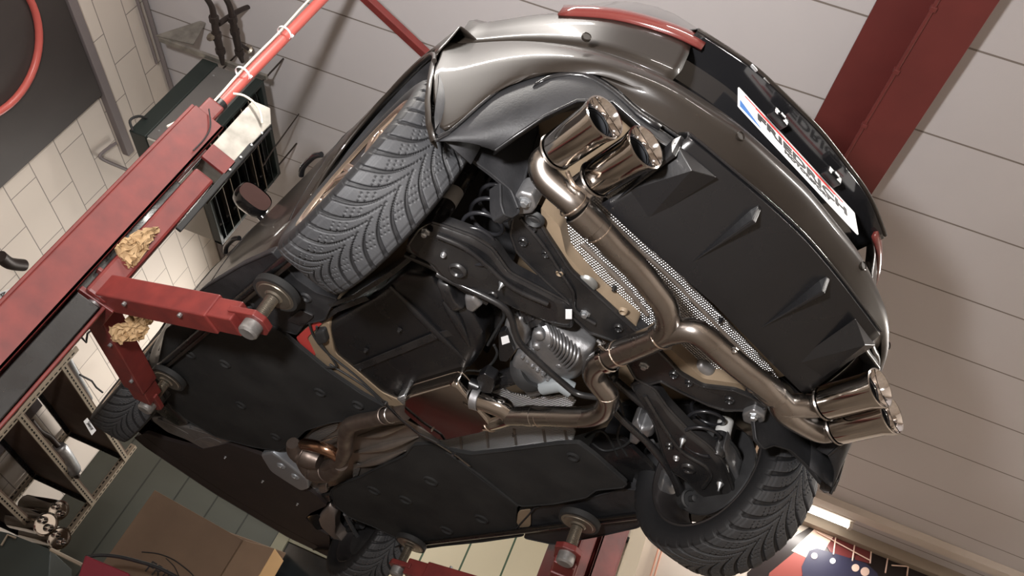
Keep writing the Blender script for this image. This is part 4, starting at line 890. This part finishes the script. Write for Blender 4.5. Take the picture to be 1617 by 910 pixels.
# -- ceiling channel and tube lamps
rset((4.22, .2, 2.335), (4.33, 5, 2.4), 'trim_1', wallplain)
rset((4.62, .9, 2.30), (4.70, 5, 2.40), 'trim_2', mat('dark_trim', srgb(150, 138, 124), .6))
LBL = ['white tube lamp glowing beside the hanging rear right tyre', 'tube lamp behind the front of the car near the block wall', 'tube lamp over the right side behind the camera', 'tube lamp over the left side behind the camera', 'rearmost ceiling tube lamp of the workshop', 'ceiling tube lamp along the right wall']
for i, (a, b, L) in enumerate(TUBES):
    t = empty('tube_lamp', rw(a, b, ZC), LBL[i], 'lamp', 'ceiling tube lamps')
    rpart((a-.06, b-L/2, ZC-.05), (a+.06, b+L/2, ZC-.001), 'lamp_housing', wallplain, t, .005)
    MB().tube([rw(a, b-L/2+.02, ZC-.075), rw(a, b+L/2-.02, ZC-.075)], .024, 16).build('glow_tube', lampw, t, smooth=60)
    for q in (-1, 1): rpart((a-.03, b+q*(L/2-.02)-.015, ZC-.105), (a+.03, b+q*(L/2-.02)+.015, ZC-.045), 'lamp_socket', wallplain, t, .004)
# -- wall fittings, left wall (b = -3.66)
WBL = -3.66
t = empty('wall_board', rw(.3, WBL+.03, .6), 'large dark board with a red ring on the block wall, top left', 'sign')
rpart((-1.6, WBL, -.3), (1.78, WBL+.03, 1.77), 'board', darkboard, t)
cc = atr(21, 160, b=WBL+.045); ca = cc[0]*A[0]+cc[1]*A[1]; cz = cc.z-.04; RR = .42
pts = [rw(ca-RR+RR*math.cos(u), WBL+.045, cz+RR*math.sin(u)) for u in np.linspace(0, 2*math.pi, 49)]
MB().tube(pts, .022, 8, caps=False).build('red_ring', redtube, t, smooth=60)
MB().tube([rw(ca-RR-.15+.22*math.cos(u), WBL+.045, cz-.05+.22*math.sin(u)) for u in np.linspace(0, 2*math.pi, 33)], .018, 8, caps=False).build('red_ring', redtube, t, smooth=60)
tag(rset((-1.6, WBL, 1.775), (2.35, WBL+.05, 1.84), 'cable_duct', greypnl, .004, None), 'grey cable duct along the upper edge of the dark board', 'duct')
tag(MB().tube([rw(-2, WBL+.03, 2.375), rw(1.5, WBL+.03, 2.375), rw(4.6, WBL+.03, 2.375)], .018, 12).build('ceiling_pipe', greypnl, smooth=60), 'grey pipe along the left wall just under the ceiling', 'pipe')
tag(MB().tube([rw(-2, WBL+.03, 2.31), rw(1.2, WBL+.03, 2.31), rw(1.9, WBL+.03, 2.31)], .011, 12).build('thin_conduit', greypnl, smooth=60), 'thin conduit on the block wall below the thicker grey pipe', 'pipe')
tag(MB().tube([atr(183, 226, b=WBL+.03), atr(160, 243, b=WBL+.03), atr(163, 252, b=WBL+.04), atr(205, 270, b=WBL+.05)], .012, 10, smooth=4).build('bent_pipe', greypnl, smooth=60), 'short bent grey pipe on the block wall beside the heater', 'pipe')
# stacked blocks of shallow vents beside the duct
# -- unit heater
ht = empty('unit_heater', rw(1.92, -2.81, 1.37), 'dark green and grey louvred unit heater hung from the ceiling behind the lift post', 'heater')
rpart((1.5, -2.92, 1.38), (2.33, -2.62, 2.11), 'casing', heatgrey, ht, .004)
rpart((1.49, -3.03, 1.365), (2.35, -2.915, 2.125), 'rear_cowl', heaterg, ht, .006)
rpart((1.505, -2.91, 1.366), (2.325, -2.63, 1.382), 'bottom_panel', mat('pale_grey_panel', srgb(170, 166, 158), .5, .2), ht, .003)
for (z0, z1) in ((1.37, 1.40), (2.08, 2.115)): rpart((1.49, -2.63, z0), (2.34, -2.57, z1), 'louvre_frame', heaterg, ht, .003)
for (a0, a1) in ((1.485, 1.51), (2.315, 2.345)): rpart((a0, -2.63, 1.37), (a1, -2.57, 2.115), 'louvre_frame', heaterg, ht, .003)
rpart((1.5, -2.625, 1.39), (2.32, -2.615, 2.10), 'black_core', gloss, ht)
for k in range(8):
    z = 1.455+k*.083; m_ = cardin if k in (1, 3, 6) else heaterg
    v = [rw(1.51, -2.60, z), rw(2.31, -2.60, z), rw(2.31, -2.545, z-.05), rw(1.51, -2.545, z-.05)]
    MB().plate(v, (0, 0, .004)).build('louvre', plinth if k in (1, 2, 5, 6) else heaterg, ht)
for (a, b) in ((1.52, -2.6), (2.3, -2.6), (1.6, -2.95)): MB().tube([rw(a, b, 2.1), rw(a, b, 2.395)], .006, 8).build('hanger_rod', darkpipe, ht)
MB().tube([rw(1.49, -3.0, 1.50), rw(1.45, -3.02, 1.46), rw(1.44, -3.03, 1.40), rw(1.48, -3.0, 1.37)], .008, 8, smooth=4).build('cable_loop', rubber, ht, smooth=60)
for (z) in (1.45, 2.02): MB().lathe(rw(1.499, -2.88, z), tuple(-A)+(0,), [(0, .008), (.004, .006), (.004, 0)], 8).build('screw', zinc, ht)
tag(MB().tube([atr(415, 262, b=-2.55)+Vector((0, 0, 0)), atr(430, 238, b=-2.52), atr(472, 180, b=-2.50)], [.006, .006, .004], 8).build('heater_rod', darkpipe, smooth=60), 'thin dark rod sticking out beside the heater towards the ceiling', 'rod')
# angle bracket and iron pipes
tag(rset((1.455, -3.36, 2.128), (1.49, -2.56, 2.15), 'heater_bracket', galv, .002, None), 'grey steel angle bracket running over the heater from the gusset plate', 'bracket')
tag(MB().plate([rw(1.454, -3.38, 2.13), rw(1.454, -3.12, 2.17), rw(1.454, -3.18, 2.395), rw(1.454, -3.22, 2.395)], tuple(-A*.008)+(0,)).build('gusset_plate', galv), 'triangular galvanised gusset plate at the left end of the heater bracket', 'bracket')
PB = -2.78
for k, (pts, vx) in enumerate((([(352, 102), (348, 80), (342, 55), (338, 30), (334, 10), (322, -8)], (333, 58)), ([(383, 98), (378, 82), (371, 50), (367, 30), (362, 8), (350, -12)], (392, 78)))):
    t = empty('iron_pipe', atr(*pts[0], b=PB), ['dark iron heating pipe with brass hand valve on its left', 'dark iron heating pipe with brass hand valve on its right'][k], 'pipe', 'heating pipes above the heater')
    pp = [atr(*p, b=PB) for p in pts]
    MB().tube(pp, [.012, .022, .024, .020, .018, .016], 14, smooth=5).build('pipe', darkpipe, t, smooth=60)
    for q in (1, 2, 3): MB().lathe(pp[q], pp[q+1]-pp[q], [(-.02, .018), (-.018, .03), (.018, .03), (.02, .018)], 8).build('union', darkpipe, t)
    v = atr(*vx, b=PB-.02); b0 = pp[1].lerp(pp[2], .5)
    s = MB().tube([b0, v], .011, 10).build('valve_stem', darkpipe, t)
    MB().lathe(v, v-b0, [(-.01, 0), (-.01, .014), (-.004, .030), (.004, .030), (.01, .014), (.01, 0)], 10).build('hand_wheel', brass, s)
MB().tube([atr(345, 38, b=PB-.03), atr(372, 20, b=PB-.03), atr(395, 10, b=PB-.03), atr(402, 14, b=PB-.03)], [.017, .017, .014, .012], 12, smooth=4).build('pipe_branch', darkpipe, t, smooth=60)
# -- two-post lift
lf = empty('two_post_lift', (-1.3, 1.32, ZF), 'red two-post car lift carrying the car on four swing arms', 'car lift')
def MX(s, lo, hi, name, m, parent, bevel=.004):
    x0, x1 = sorted((s*lo[0], s*hi[0])); return MB().box((x0, lo[1], lo[2]), (x1, hi[1], hi[2])).build(name, m, parent, bevel=bevel)
for s in (-1, 1):
    mst = MX(s, (1.385, 1.2, ZF), (1.40, 1.45, .70), 'mast', redpaint, lf)
    MX(s, (1.245, 1.19, ZF), (1.385, 1.205, .70), 'mast_flange', redpaint, mst); MX(s, (1.245, 1.445, ZF), (1.385, 1.46, .70), 'mast_flange', redpaint, mst)
    MX(s, (1.245, 1.19, ZF), (1.262, 1.235, .70), 'flange_lip', redpaint, mst); MX(s, (1.245, 1.415, ZF), (1.262, 1.46, .70), 'flange_lip', redpaint, mst)
    MX(s, (1.145, 1.20, ZF), (1.235, 1.42, -.22), 'black_cover', gplastic, mst); MX(s, (1.128, 1.22, ZF), (1.142, 1.40, -.20), 'cover_edge', redpaint, mst)
    MX(s, (1.33, 1.2, ZF), (1.5, 1.46, ZF+.03), 'base_plate', redpaint, mst)
    cg = MX(s, (1.135, 1.185, -.20), (1.222, 1.44, .47), 'carriage', redpaint, lf, .012)
    MX(s, (1.222, 1.25, -.20), (1.36, 1.40, .40), 'slide_block', blackmetal, cg)
    MX(s, (1.10, 1.215, -.205), (1.24, 1.43, -.185), 'arm_bracket', redpaint, cg); MX(s, (1.10, 1.215, -.105), (1.24, 1.43, -.09), 'arm_bracket', redpaint, cg)
    # guard box at the head of the mast
    gb_ = MB().plate([Vector((s*x, 1.19, z)) for x, z in ((1.235, .60), (1.235, .90), (1.16, .93), (1.115, .87), (1.125, .60))], (0, .25, 0)).build('head_guard', galv, lf, bevel=.004)
    MX(s, (1.10, 1.20, .50), (1.115, 1.44, .86), 'guard_side', gloss, gb_); MX(s, (1.118, 1.18, .52), (1.235, 1.20, .60), 'red_bracket', redpaint, gb_)
    MX(s, (1.105, 1.18, .20), (1.13, 1.2, .72), 'rubber_curtain', padrub, gb_)
    for k in range(4): bo = MB().lathe((s*1.12, 1.178, .55+k*.08), (0, -1, 0), [(0, .006), (.004, .005), (.004, 0)], 8).build('screw', zinc, gb_)
    MX(s, (1.30, 1.28, .68), (1.38, 1.40, .84), 'tube_socket', redpaint, lf, .01)
    MB().tube([(s*1.335, 1.35, .80), (s*1.322, 1.35, 1.99)], .026, 20).build('rising_tube', redtube, lf, smooth=60)
    MB().lathe((s*1.335, 1.35, .86), (0, 0, 1), [(-.03, .027), (-.03, .036), (.03, .036), (.03, .027)], 24).build('tube_clamp', blackmetal, lf, smooth=40)
    # arms
    for (piv, pad, up_) in (((1.17, 1.245), (.738, .679), 0), ((1.17, 1.40), (.738, 2.034), 0)):
        pv = Vector((s*piv[0], piv[1], -.147)); pd = Vector((s*pad[0], pad[1], -.147)); d = (pd-pv).normalized(); L = (pd-pv).length
        ar = MB().bar(pv+d*.01, pv+d*(L*.78), .10, .098).build('lift_arm', redpaint, lf, bevel=.006)
        MB().bar(pv+d*(L*.62)+Vector((0, 0, -.0)), pv+d*(L-.055), .088, .082).build('arm_extension', redpaint, ar, bevel=.005)
        q = Vector((-d.y, d.x, 0)); nose = [pd-d*.085+q*.052, pd+d*.025+q*.054, pd+d*.052+q*.025, pd+d*.052-q*.025, pd+d*.025-q*.054, pd-d*.085-q*.052]
        MB().plate([v+Vector((0, 0, -.012)) for v in nose], (0, 0, .024)).build('arm_nose', redpaint, ar, bevel=.003)
        MB().tube([pv+Vector((0, 0, -.07)), pv+Vector((0, 0, .07))], .024, 20).build('pivot_pin', zinc, ar, smooth=50)
        for t_ in (.25, .62):
            c = pv+d*(L*t_)+Vector((0, 0, -.050)); MB().lathe(c-q*.035, (0, 0, -1), [(0, .008), (.012, .008), (.012, 0)], 8).lathe(c+q*.035+Vector((0, 0, .100)), (0, 0, 1), [(0, .008), (.010, .008), (.010, 0)], 8).build('stop_bolt', zinc, ar)
        th = []; z = -.14; k = 0
        while z < -.03: th += [(z, .019), (z+.0035, .0235)]; z += .007
        sc_ = MB().lathe((pd.x, pd.y, 0), (0, 0, 1), th, 24).build('screw_spindle', brass, ar, smooth=30)
        MB().lathe((pd.x, pd.y, -.15), (0, 0, 1), [(-.052, 0), (-.052, .028), (-.044, .035), (.0, .035), (.008, .028), (.008, .0)], 28).build('spindle_nut', mat('worn_zinc', (.32, .31, .30), .5, .7, .4, 60, .4, 20) if 'worn_zinc' not in MATS else MATS['worn_zinc'], ar, smooth=40)
        pp = MB().lathe((pd.x, pd.y, 0), (0, 0, 1), [(-.042, 0), (-.042, .028), (-.036, .034), (-.034, .060), (-.031, .062), (-.030, .072), (-.022, .072), (-.018, .0)], 40).build('lift_pad', brass, ar, smooth=40)
        MB().lathe((pd.x, pd.y, 0), (0, 0, 1), [(-.024, .060), (-.030, .073), (-.028, .084), (-.004, .085), (.0, .08), (.0, 0)], 40).build('pad_rubber', padrub, pp, smooth=40)
MB().bar((-1.33, 1.35, 1.985), (1.33, 1.35, 1.985), .045, .045).build('cross_tube', redpaint, lf, bevel=.004)
# cable on the lift
ct = lambda px, py, y=1.31: at(px, py, y=y)
t = empty('white_cable', ct(500, 0), 'white cable tied along the red rising tube of the left lift post', 'cable')
MB().tube([ct(498, -10), ct(480, 8), ct(440, 52), ct(400, 92), ct(372, 122), ct(352, 145), ct(335, 163), ct(322, 172), ct(300, 183), ct(280, 192), ct(264, 200)], .0055, 8, smooth=4).build('cable', cable, t, smooth=60)
for (x, y) in ((449, 52), (383, 116)):
    c = at(x, y, y=1.33); MB().lathe(c, (0, 0, 1), [(-.005, .034), (.005, .034), (.005, .036), (-.005, .036), (-.005, .034)], 24).box((-.006, -.006, -.006), (.006, .006, .006), Matrix.Translation(c+Vector((.036, -.02, 0)))).build('cable_tie', white, t)
tag(MB().tube([at(368, 148, y=1.19), at(385, 151, y=1.18), at(402, 163, y=1.17), at(411, 178, y=1.17), at(414, 195, y=1.18)], .005, 8, smooth=5).build('looped_cable', cable, smooth=60), 'white cable looped over the galvanised head guard', 'cable')
tag(MB().tube([at(330, 172, y=1.18), at(332, 200, y=1.175), at(322, 220, y=1.175), at(305, 238, y=1.18)], .003, 8, smooth=5).build('thin_wire', rubber, smooth=60), 'thin black wire hanging at the head of the left lift mast', 'cable')
# crumpled brown paper on the arms
def crumple(name, pts, y, depth, m, label, seed):
    rnd = random.Random(seed); o = rounded([at(*p, y=y) for p in pts], 4, .25); c = sum(o, Vector())/len(o); rws = []
    for k in range(8):
        t = k/7; row = []
        for i, v in enumerate(o):
            q = c+(v-c)*(math.cos(t*math.pi/2)**.6+.02); j = rnd.uniform(-1, 1)*.012
            row.append(q+Vector((j, -depth*math.sin(t*math.pi/2)+rnd.uniform(-.012, .012), rnd.uniform(-.010, .010))))
        row.append(row[0]); rws.append(row)
    back = [[c+(v-c)*s_+Vector((0, d_, 0)) for v in o+[o[0]]] for s_, d_ in ((.05, depth*.8), (.7, depth*.6))]
    return tag(MB().grid(back+rws).build(name, m), label, 'paper', 'brown paper on the lift arms')
crumple('crumpled_paper', [(182, 392), (200, 378), (222, 364), (246, 360), (248, 372), (232, 392), (212, 418), (202, 424), (192, 410)], 1.19, .03, paper, 'crumpled brown paper on the carriage above the rear swing arm', 2)
crumple('crumpled_paper', [(172, 520), (196, 512), (208, 492), (236, 490), (238, 505), (230, 520), (222, 538), (205, 536), (190, 542), (178, 536)], 1.42, .03, paper, 'crumpled brown paper wrapped on the front swing arm', 5)
# -- perforated shelf rack against the wall
S0, S1, BF, BK = 2.62, 4.06, -3.08, -3.60
rk = empty('metal_shelf', rw(3.34, -3.34, ZF), 'tall perforated-angle metal shelf rack beside the front tyre at the block wall', 'shelf')
def perf(p, q, w, nrm, name, parent, m=plinth):
    """perforated angle bar: strip with punched dark slots"""
    p = Vector(p); q = Vector(q); n = Vector(nrm).normalized(); d = (q-p).normalized(); o = MB().bar(p, q, w, .012, n).build(name, m, parent)
    mb = MB(); L = (q-p).length; k = 0; x = .02
    side = d.cross(n)
    while x < L-.03:
        c = p+d*x+n*.0065; mb.bar(c, c+d*.024, .009, .002, n); x += .04
    mb.build('punched_slots', gloss, o); return o
nB = Vector((*B, 0)); nA = Vector((*A, 0))
for a in (S0, S1):
    for b in (BF, BK):
        if b == BF or a == S1: perf(rw(a, b, ZF), rw(a, b, .42 if a == S0 else .40), .045, nB, 'upright', rk); perf(rw(a+(.02 if a == S0 else -.02), b-.02, ZF), rw(a+(.02 if a == S0 else -.02), b-.02, .40), .03, -nA, 'upright', rk)
for z in (.28, -.11, -.50, -.89, -1.28):
    perf(rw(S0, BF+.004, z), rw(S1, BF+.004, z), .042, nB, 'front_beam', rk); perf(rw(S0, BK, z), rw(S1, BK, z), .035, nB, 'rear_beam', rk, blackmetal)
    for a in (S0, S1): perf(rw(a, BK, z), rw(a, BF, z), .035, -nA, 'side_beam', rk, blackmetal)
    rpart((S0, BK, z+.018), (S1, BF, z+.034), 'shelf_board', wood, rk)
rpart((S0+.02, BK-.03, -1.28), (S0+.95, BK-.02, .26), 'back_panel', greypnl, rk)
# things on the rack
def silencer(c, L, R_, d, label, tips=2, grp='chrome silencers on the shelf', cat='exhaust silencer'):
    t = empty('exhaust_silencer', c, label, cat, grp); d = Vector(d).normalized(); c = Vector(c)
    MB().lathe(c, -d, [(0, R_*.9), (.004, R_), (L, R_), (L+.004, R_*.9), (L+.004, 0)], 32).build('silencer_body', steel_pol, t, smooth=40)
    MB().lathe(c, d, [(-.01, R_), (.012, R_+.003), (.014, R_-.006), (.0, R_-.010), (.0, 0)], 32).build('end_cap', steel_pol, t, smooth=40)
    s = d.cross(Vector((0, 0, 1))).normalized()
    for q in ((-1, 1) if tips == 2 else (0,)):
        MB().lathe(c+s*q*R_*.45+Vector((0, 0, q*.01)), d, [(0, R_*.32), (.025, R_*.34), (.027, R_*.26), (.0, R_*.24), (0, 0)], 20).build('outlet', chrome, t, smooth=40)
ax = Vector(nB*.80-nA*.60)
silencer(atr(72, 828, a=3.45), .45, .075, ax, 'chrome silencer with two outlets, lowest left of the three on the shelf')
silencer(atr(93, 850, a=3.6), .45, .072, ax, 'chrome silencer with two outlets, lowest right of the three on the shelf')
silencer(atr(92, 806, a=3.62), .48, .066, ax, 'chrome silencer with two outlets, topmost of the three on the shelf')
t = empty('silver_muffler', atr(112, 740, a=3.52), 'slim silver muffler with bent pipe lying on the middle shelf', 'exhaust muffler')
p0 = atr(118, 746, a=3.55); p1 = atr(92, 705, a=3.3)
MB().tube([p0, p0.lerp(p1, .1), p0.lerp(p1, .9), p1], [.03, .05, .05, .022], 24, smooth=3).build('muffler_can', alu, t, smooth=60)
MB().tube([p1, atr(78, 690, a=3.2), atr(64, 682, a=3.1), atr(50, 665, a=3.0)], .018, 14, smooth=4).build('inlet_pipe', darkpipe, t, smooth=60)
MB().tube([p0, p0+(p0-p1).normalized()*.05], .02, 14).build('outlet_pipe', darkpipe, t, smooth=60)
for k, (pts, r, m_, lb) in enumerate((([(103, 562), (118, 590), (132, 615), (140, 630)], .035, alu, 'grey muffler standing on the top shelf against the blocks'), ([(0, 405), (15, 416), (37, 419)], .045, darkpipe, 'brown open-ended pipe sticking out at the left edge'), ([(0, 600), (18, 625), (35, 650)], .03, steel_hot, 'tarnished pipe lying on the upper shelf at the left edge'))):
    tag(MB().tube([atr(*p, b=-3.3+.03*k) for p in pts], r*.8, 20, smooth=4).build('loose_pipe', m_, smooth=60), lb, 'pipe', 'loose exhaust pipes on the rack')
MB_ = MB().plate(rounded([atr(*p, b=BF+.03) for p in ((132, 666), (138, 660), (152, 680), (145, 688))], 2, .05), tuple(-nB*.002))
tg1 = tag(MB_.build('shelf_label', white), 'small white shelf label hanging beside the front left tyre', 'label')
u_ = (atr(152, 680, b=BF+.03)-atr(138, 660, b=BF+.03)).normalized()
def wall_text(txt, size, m, c, xdir, ydir, parent, nm='lettering', sx=1, bold=0):
    x = Vector(xdir).normalized(); y = Vector(ydir); y = (y-x*y.dot(x)).normalized(); n = x.cross(y)
    return text_mesh(txt, nm, size, m, Matrix(((x.x, y.x, n.x, c[0]), (x.y, y.y, n.y, c[1]), (x.z, y.z, n.z, c[2]), (0, 0, 0, 1))), parent, sx=sx, bold=bold)
wall_text('Silencer', .035, blackink, atr(143, 673, b=BF+.032), u_, (0, 0, 1), tg1)
tg2 = tag(MB().plate(rounded([atr(*p, b=BF+.02) for p in ((0, 462), (18, 456), (20, 470), (0, 484))], 2, .05), tuple(-nB*.002)).build('shelf_label', white), 'white sign reading Aml at the left edge of the photo', 'label')
wall_text('Aml', .06, blackink, atr(7, 471, b=BF+.023), nA, (0, 0, 1), tg2)
tag(MB().tube([atr(*p, b=-3.3) for p in ((120, 534), (128, 532), (136, 541), (138, 527), (143, 523))], .009, 4).build('black_strap', rubber), 'small black plastic strap in front of the block wall', 'strap')
tag(MB().tube([atr(*p, b=-3.2) for p in ((126, 592), (145, 602), (152, 612), (162, 620))], .007, 6).build('black_chain', rubber), 'short black cord in front of the wall beside the tyre', 'cord')
# -- front wall: door leaf frame, light panels, pillar
dr = rset((4.60, -1.88, ZF), (4.70, -1.78, .40), 'door_1', mat('olive_frame', srgb(112, 110, 92), .5)); 
rset((4.62, -1.78, .36), (4.70, -.9, .40), 'trim_3', MATS['olive_frame']); rset((4.64, -1.78, ZF), (4.70, -1.15, .36), 'window_1', glass)
for (b0, b1) in ((.47, .60), (.625, .735)): rset((4.66, b0, ZF), (4.70, b1, 1.50), 'window_2', mat('milky_panel', srgb(235, 228, 205), .5) if 'milky_panel' not in MATS else MATS['milky_panel'])
rset((4.65, .60, ZF), (4.70, .625, 1.5), 'trim_4', heaterg); rset((4.62, .45, 1.5), (4.70, .80, 1.53), 'trim_5', heaterg)
rset((4.69, .45, ZF), (4.85, 1.0, ZC), 'wall_front_middle', wallplain)
rset((4.52, .80, ZF), (4.70, .92, ZC), 'trim_6', mat('white_pillar', srgb(225, 215, 195), .6))
for b, lb in ((1.06, 'thin pinkish wall pipe, the left one of two, nearer the white pillar'), (1.09, 'thin pinkish wall pipe, the right one of two, nearer the tyre')): tag(MB().tube([rw(4.66, b, ZF+.02), rw(4.66, b, 2.3)], .008, 8).build('copper_pipe', mat('pink_pipe', srgb(200, 150, 130), .4) if 'pink_pipe' not in MATS else MATS['pink_pipe'], smooth=60), lb, 'pipe', 'twin wall pipes')
# poster of a blue rally car (generic)
ps = empty('wall_poster', rw(4.69, 2.8, 1.8), 'large colour poster of a blue racing car on the far wall under the ceiling', 'poster')
def pp(pts, name, m, lay, parent=ps):
    P_ = [atr(*p, a=4.695-.004*lay) for p in pts]; return MB().plate(P_, tuple(nA*.003)).build(name, m, parent)
blue_ = mat('poster_blue', srgb(44, 44, 68), .4); pred = mat('poster_red', srgb(135, 62, 55), .4); ppink = mat('poster_pale', srgb(235, 205, 190), .35); pdark = mat('poster_dark', srgb(34, 26, 26), .3); pmar = mat('poster_maroon', srgb(110, 50, 50), .3)
bs = pp([(1180, 905), (1215, 870), (1290, 826), (1490, 903), (1620, 952), (1560, 1000), (1180, 980)], 'poster_sheet', pdark, 0)
pp([(1215, 905), (1255, 872), (1275, 880), (1262, 925), (1210, 930)], 'red_area', pred, 1)
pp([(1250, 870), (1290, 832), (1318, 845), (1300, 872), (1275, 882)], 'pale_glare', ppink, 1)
pp([(1305, 862), (1318, 846), (1350, 858), (1352, 880), (1318, 884)], 'maroon_area', pmar, 1)
pp([(1350, 862), (1376, 872), (1372, 890), (1350, 884)], 'maroon_area', pmar, 1)
bc = pp([(1266, 895), (1278, 870), (1290, 866), (1330, 878), (1368, 890), (1385, 905), (1392, 925), (1330, 930), (1290, 920), (1268, 915)], 'blue_car_picture', blue_, 2)
for (x, y, r, m_) in ((1315, 886, 4.5, white), (1351, 897, 6, ppink), (1366, 903, 7, ppink), (1286, 878, 5, ppink)):
    pp([(x+r*math.cos(u), y+r*math.sin(u)) for u in np.linspace(0, 2*math.pi, 17)[:-1]], 'headlamp_disc', m_, 3)
for a_, b_ in (((1290, 840), (1375, 886)), ((1320, 845), (1316, 876)), ((1350, 858), (1346, 886)), ((1376, 868), (1374, 890)), ((1402, 880), (1398, 905)), ((1408, 893), (1436, 895)), ((1434, 895), (1432, 912))):
    MB().tube([atr(*a_, a=4.68), atr(*b_, a=4.68)], .006, 6).build('pale_line', ppink, ps)
# -- box, red case, dark cabinet near the front wall
bx = empty('cardboard_box', rw(3.75, -2.1, -.90), 'large open brown cardboard box standing in front of the green-grey sheet wall', 'box')
bp0, bp1, bp2, bp3 = [atr(*p, a=q) for p, q in (((245, 775), 3.5), ((383, 853), 3.5), ((432, 866), 3.75), ((330, 812), 4.05))]
z_ = -.90
def wallp(p, q, zt0, zt1, nm, m=card, th=.012):
    p = Vector(p); q = Vector(q); n = (q-p).cross(Vector((0, 0, 1))).normalized()*th
    return MB().plate([Vector((p.x, p.y, z_)), Vector((q.x, q.y, z_)), Vector((q.x, q.y, zt1)), Vector((p.x, p.y, zt0))], n).build(nm, m, bx, bevel=.002)
fr = wallp(bp0, bp1, bp0.z, bp1.z, 'front_wall'); wallp(bp1, bp2, bp1.z, bp2.z, 'side_wall'); 
bk0 = Vector(bp0)+nA*.55+nB*.05; bk1 = Vector(bp2)+nA*.35
wallp(Vector(bp0)+nA*.002, bk0, bp0.z, bp0.z+.05, 'left_wall'); wallp(bk0, bk1, bp0.z+.05, atr(438, 862, a=4.0).z, 'back_wall'); wallp(bp2, bk1, bp2.z, bp2.z+.03, 'side_wall', cardin)
MB().plate([Vector((v.x, v.y, z_)) for v in (bp0, bp1, bp2, bk1, bk0)], (0, 0, .01)).build('box_bottom', card, bx)
u_ = (Vector(bp1)-Vector(bp0)).normalized(); nf = u_.cross(Vector((0, 0, 1)))
F = lambda x, y: atr(x, y, a=3.485)
MB().tube([F(224, 872), F(250, 875), F(275, 885), F(300, 904), F(308, 915)], .004, 6, smooth=4).build('printed_arc', blackink, fr)
MB().tube([F(262, 882), F(275, 895), F(283, 912)], .003, 6, smooth=4).build('printed_arc', blackink, fr)
wall_text('FRIEDRICH', .11, blackink, F(285, 925), Vector(u_), (0, 0, 1), fr)
bench = empty('work_bench', rw(3.9, -2.05, ZF), 'dark workbench carrying the cardboard box, below the picture edge', 'bench')
rpart((3.42, -2.62, -.95), (4.55, -1.4, -.905), 'bench_top', wood, bench, .004)
for a in (3.5, 4.47):
    for b in (-2.55, -1.5): rpart((a-.03, b-.03, ZF), (a+.03, b+.03, -.95), 'leg', blackmetal, bench)
rc = atr(165, 900, a=2.4)
tcs = empty('red_case', (rc.x, rc.y, -1.0), 'dark crimson equipment case at the bottom left edge of the photo', 'case')
pts = [atr(*p, a=2.4) for p in ((118, 925), (134, 876), (205, 906), (200, 960), (112, 960))]
MB().plate(pts, tuple(nA*.3)).build('case_body', mat('crimson', srgb(120, 22, 42), .45), tcs, bevel=.01)
tag(MB().tube([atr(*p, a=2.62) for p in ((135, 880), (160, 877), (190, 880), (222, 888), (250, 897), (285, 915))], .010, 8, smooth=4).build('black_hose', rubber, smooth=60), 'black hose curving behind the crimson case', 'hose')
stand = empty('trolley', (rc.x, rc.y, ZF), 'black steel trolley below the crimson case', 'trolley')
_zc = min(v.z for v in pts); MB().plate([Vector((v.x, v.y, _zc-.03)) for v in (pts[0], pts[2])]+[Vector((pts[2].x, pts[2].y, _zc-.03))+nA*.32, Vector((pts[0].x, pts[0].y, _zc-.03))+nA*.32], (0, 0, .025)).build('trolley_top', blackmetal, stand, bevel=.004)
for v in (pts[0], pts[2], pts[0]+nA*.30, pts[2]+nA*.30): MB().tube([Vector((v.x, v.y, ZF)), Vector((v.x, v.y, _zc-.03))], .014, 10).build('leg', blackmetal, stand)
tc_ = empty('unseen_red_cabinet', rw(4.40, -.95, ZF), 'unseen red tool cabinet added by the front wall for the red reflection in the muffler', 'tool cabinet')  # unseen cabinet, added to give the muffler its red reflection
rpart((4.15, -1.45, ZF+.10), (4.66, -.45, -1.02), 'cabinet_body', redpaint, tc_, .01)
for k in range(5): dw_ = rpart((4.135, -1.42, ZF+.14+k*.145), (4.152, -.48, ZF+.275+k*.145), 'drawer', redpaint, tc_, .003); rpart((4.12, -1.2, ZF+.25+k*.145), (4.137, -.7, ZF+.262+k*.145), 'handle', zinc, dw_)
for a_ in (4.2, 4.6):
    for b_ in (-1.38, -.52): MB().lathe(rw(a_, b_, ZF+.05), tuple(B)+(0,), [(-.015, 0), (-.015, .05), (.015, .05), (.015, 0)], 16).build('castor', rubber, tc_)
cb_ = empty('dark_cabinet', atr(25, 880, a=2.9), 'dark green cabinet with a light edge below the shelf at bottom left', 'cabinet')
cpts = [atr(*p, a=2.5) for p in ((-40, 830), (14, 842), (80, 868), (75, 960), (-40, 960))]
MB().plate(cpts, tuple(nA*.35)).build('cabinet_body', heaterg, cb_, bevel=.005)
MB().tube([atr(*p, a=2.49) for p in ((80, 868), (130, 893))], .010, 8).build('light_edge', plinth, cb_)
MB().tube([atr(*p, a=2.49) for p in ((2, 862), (12, 845), (25, 850))], .006, 8).build('light_edge', plinth, cb_)
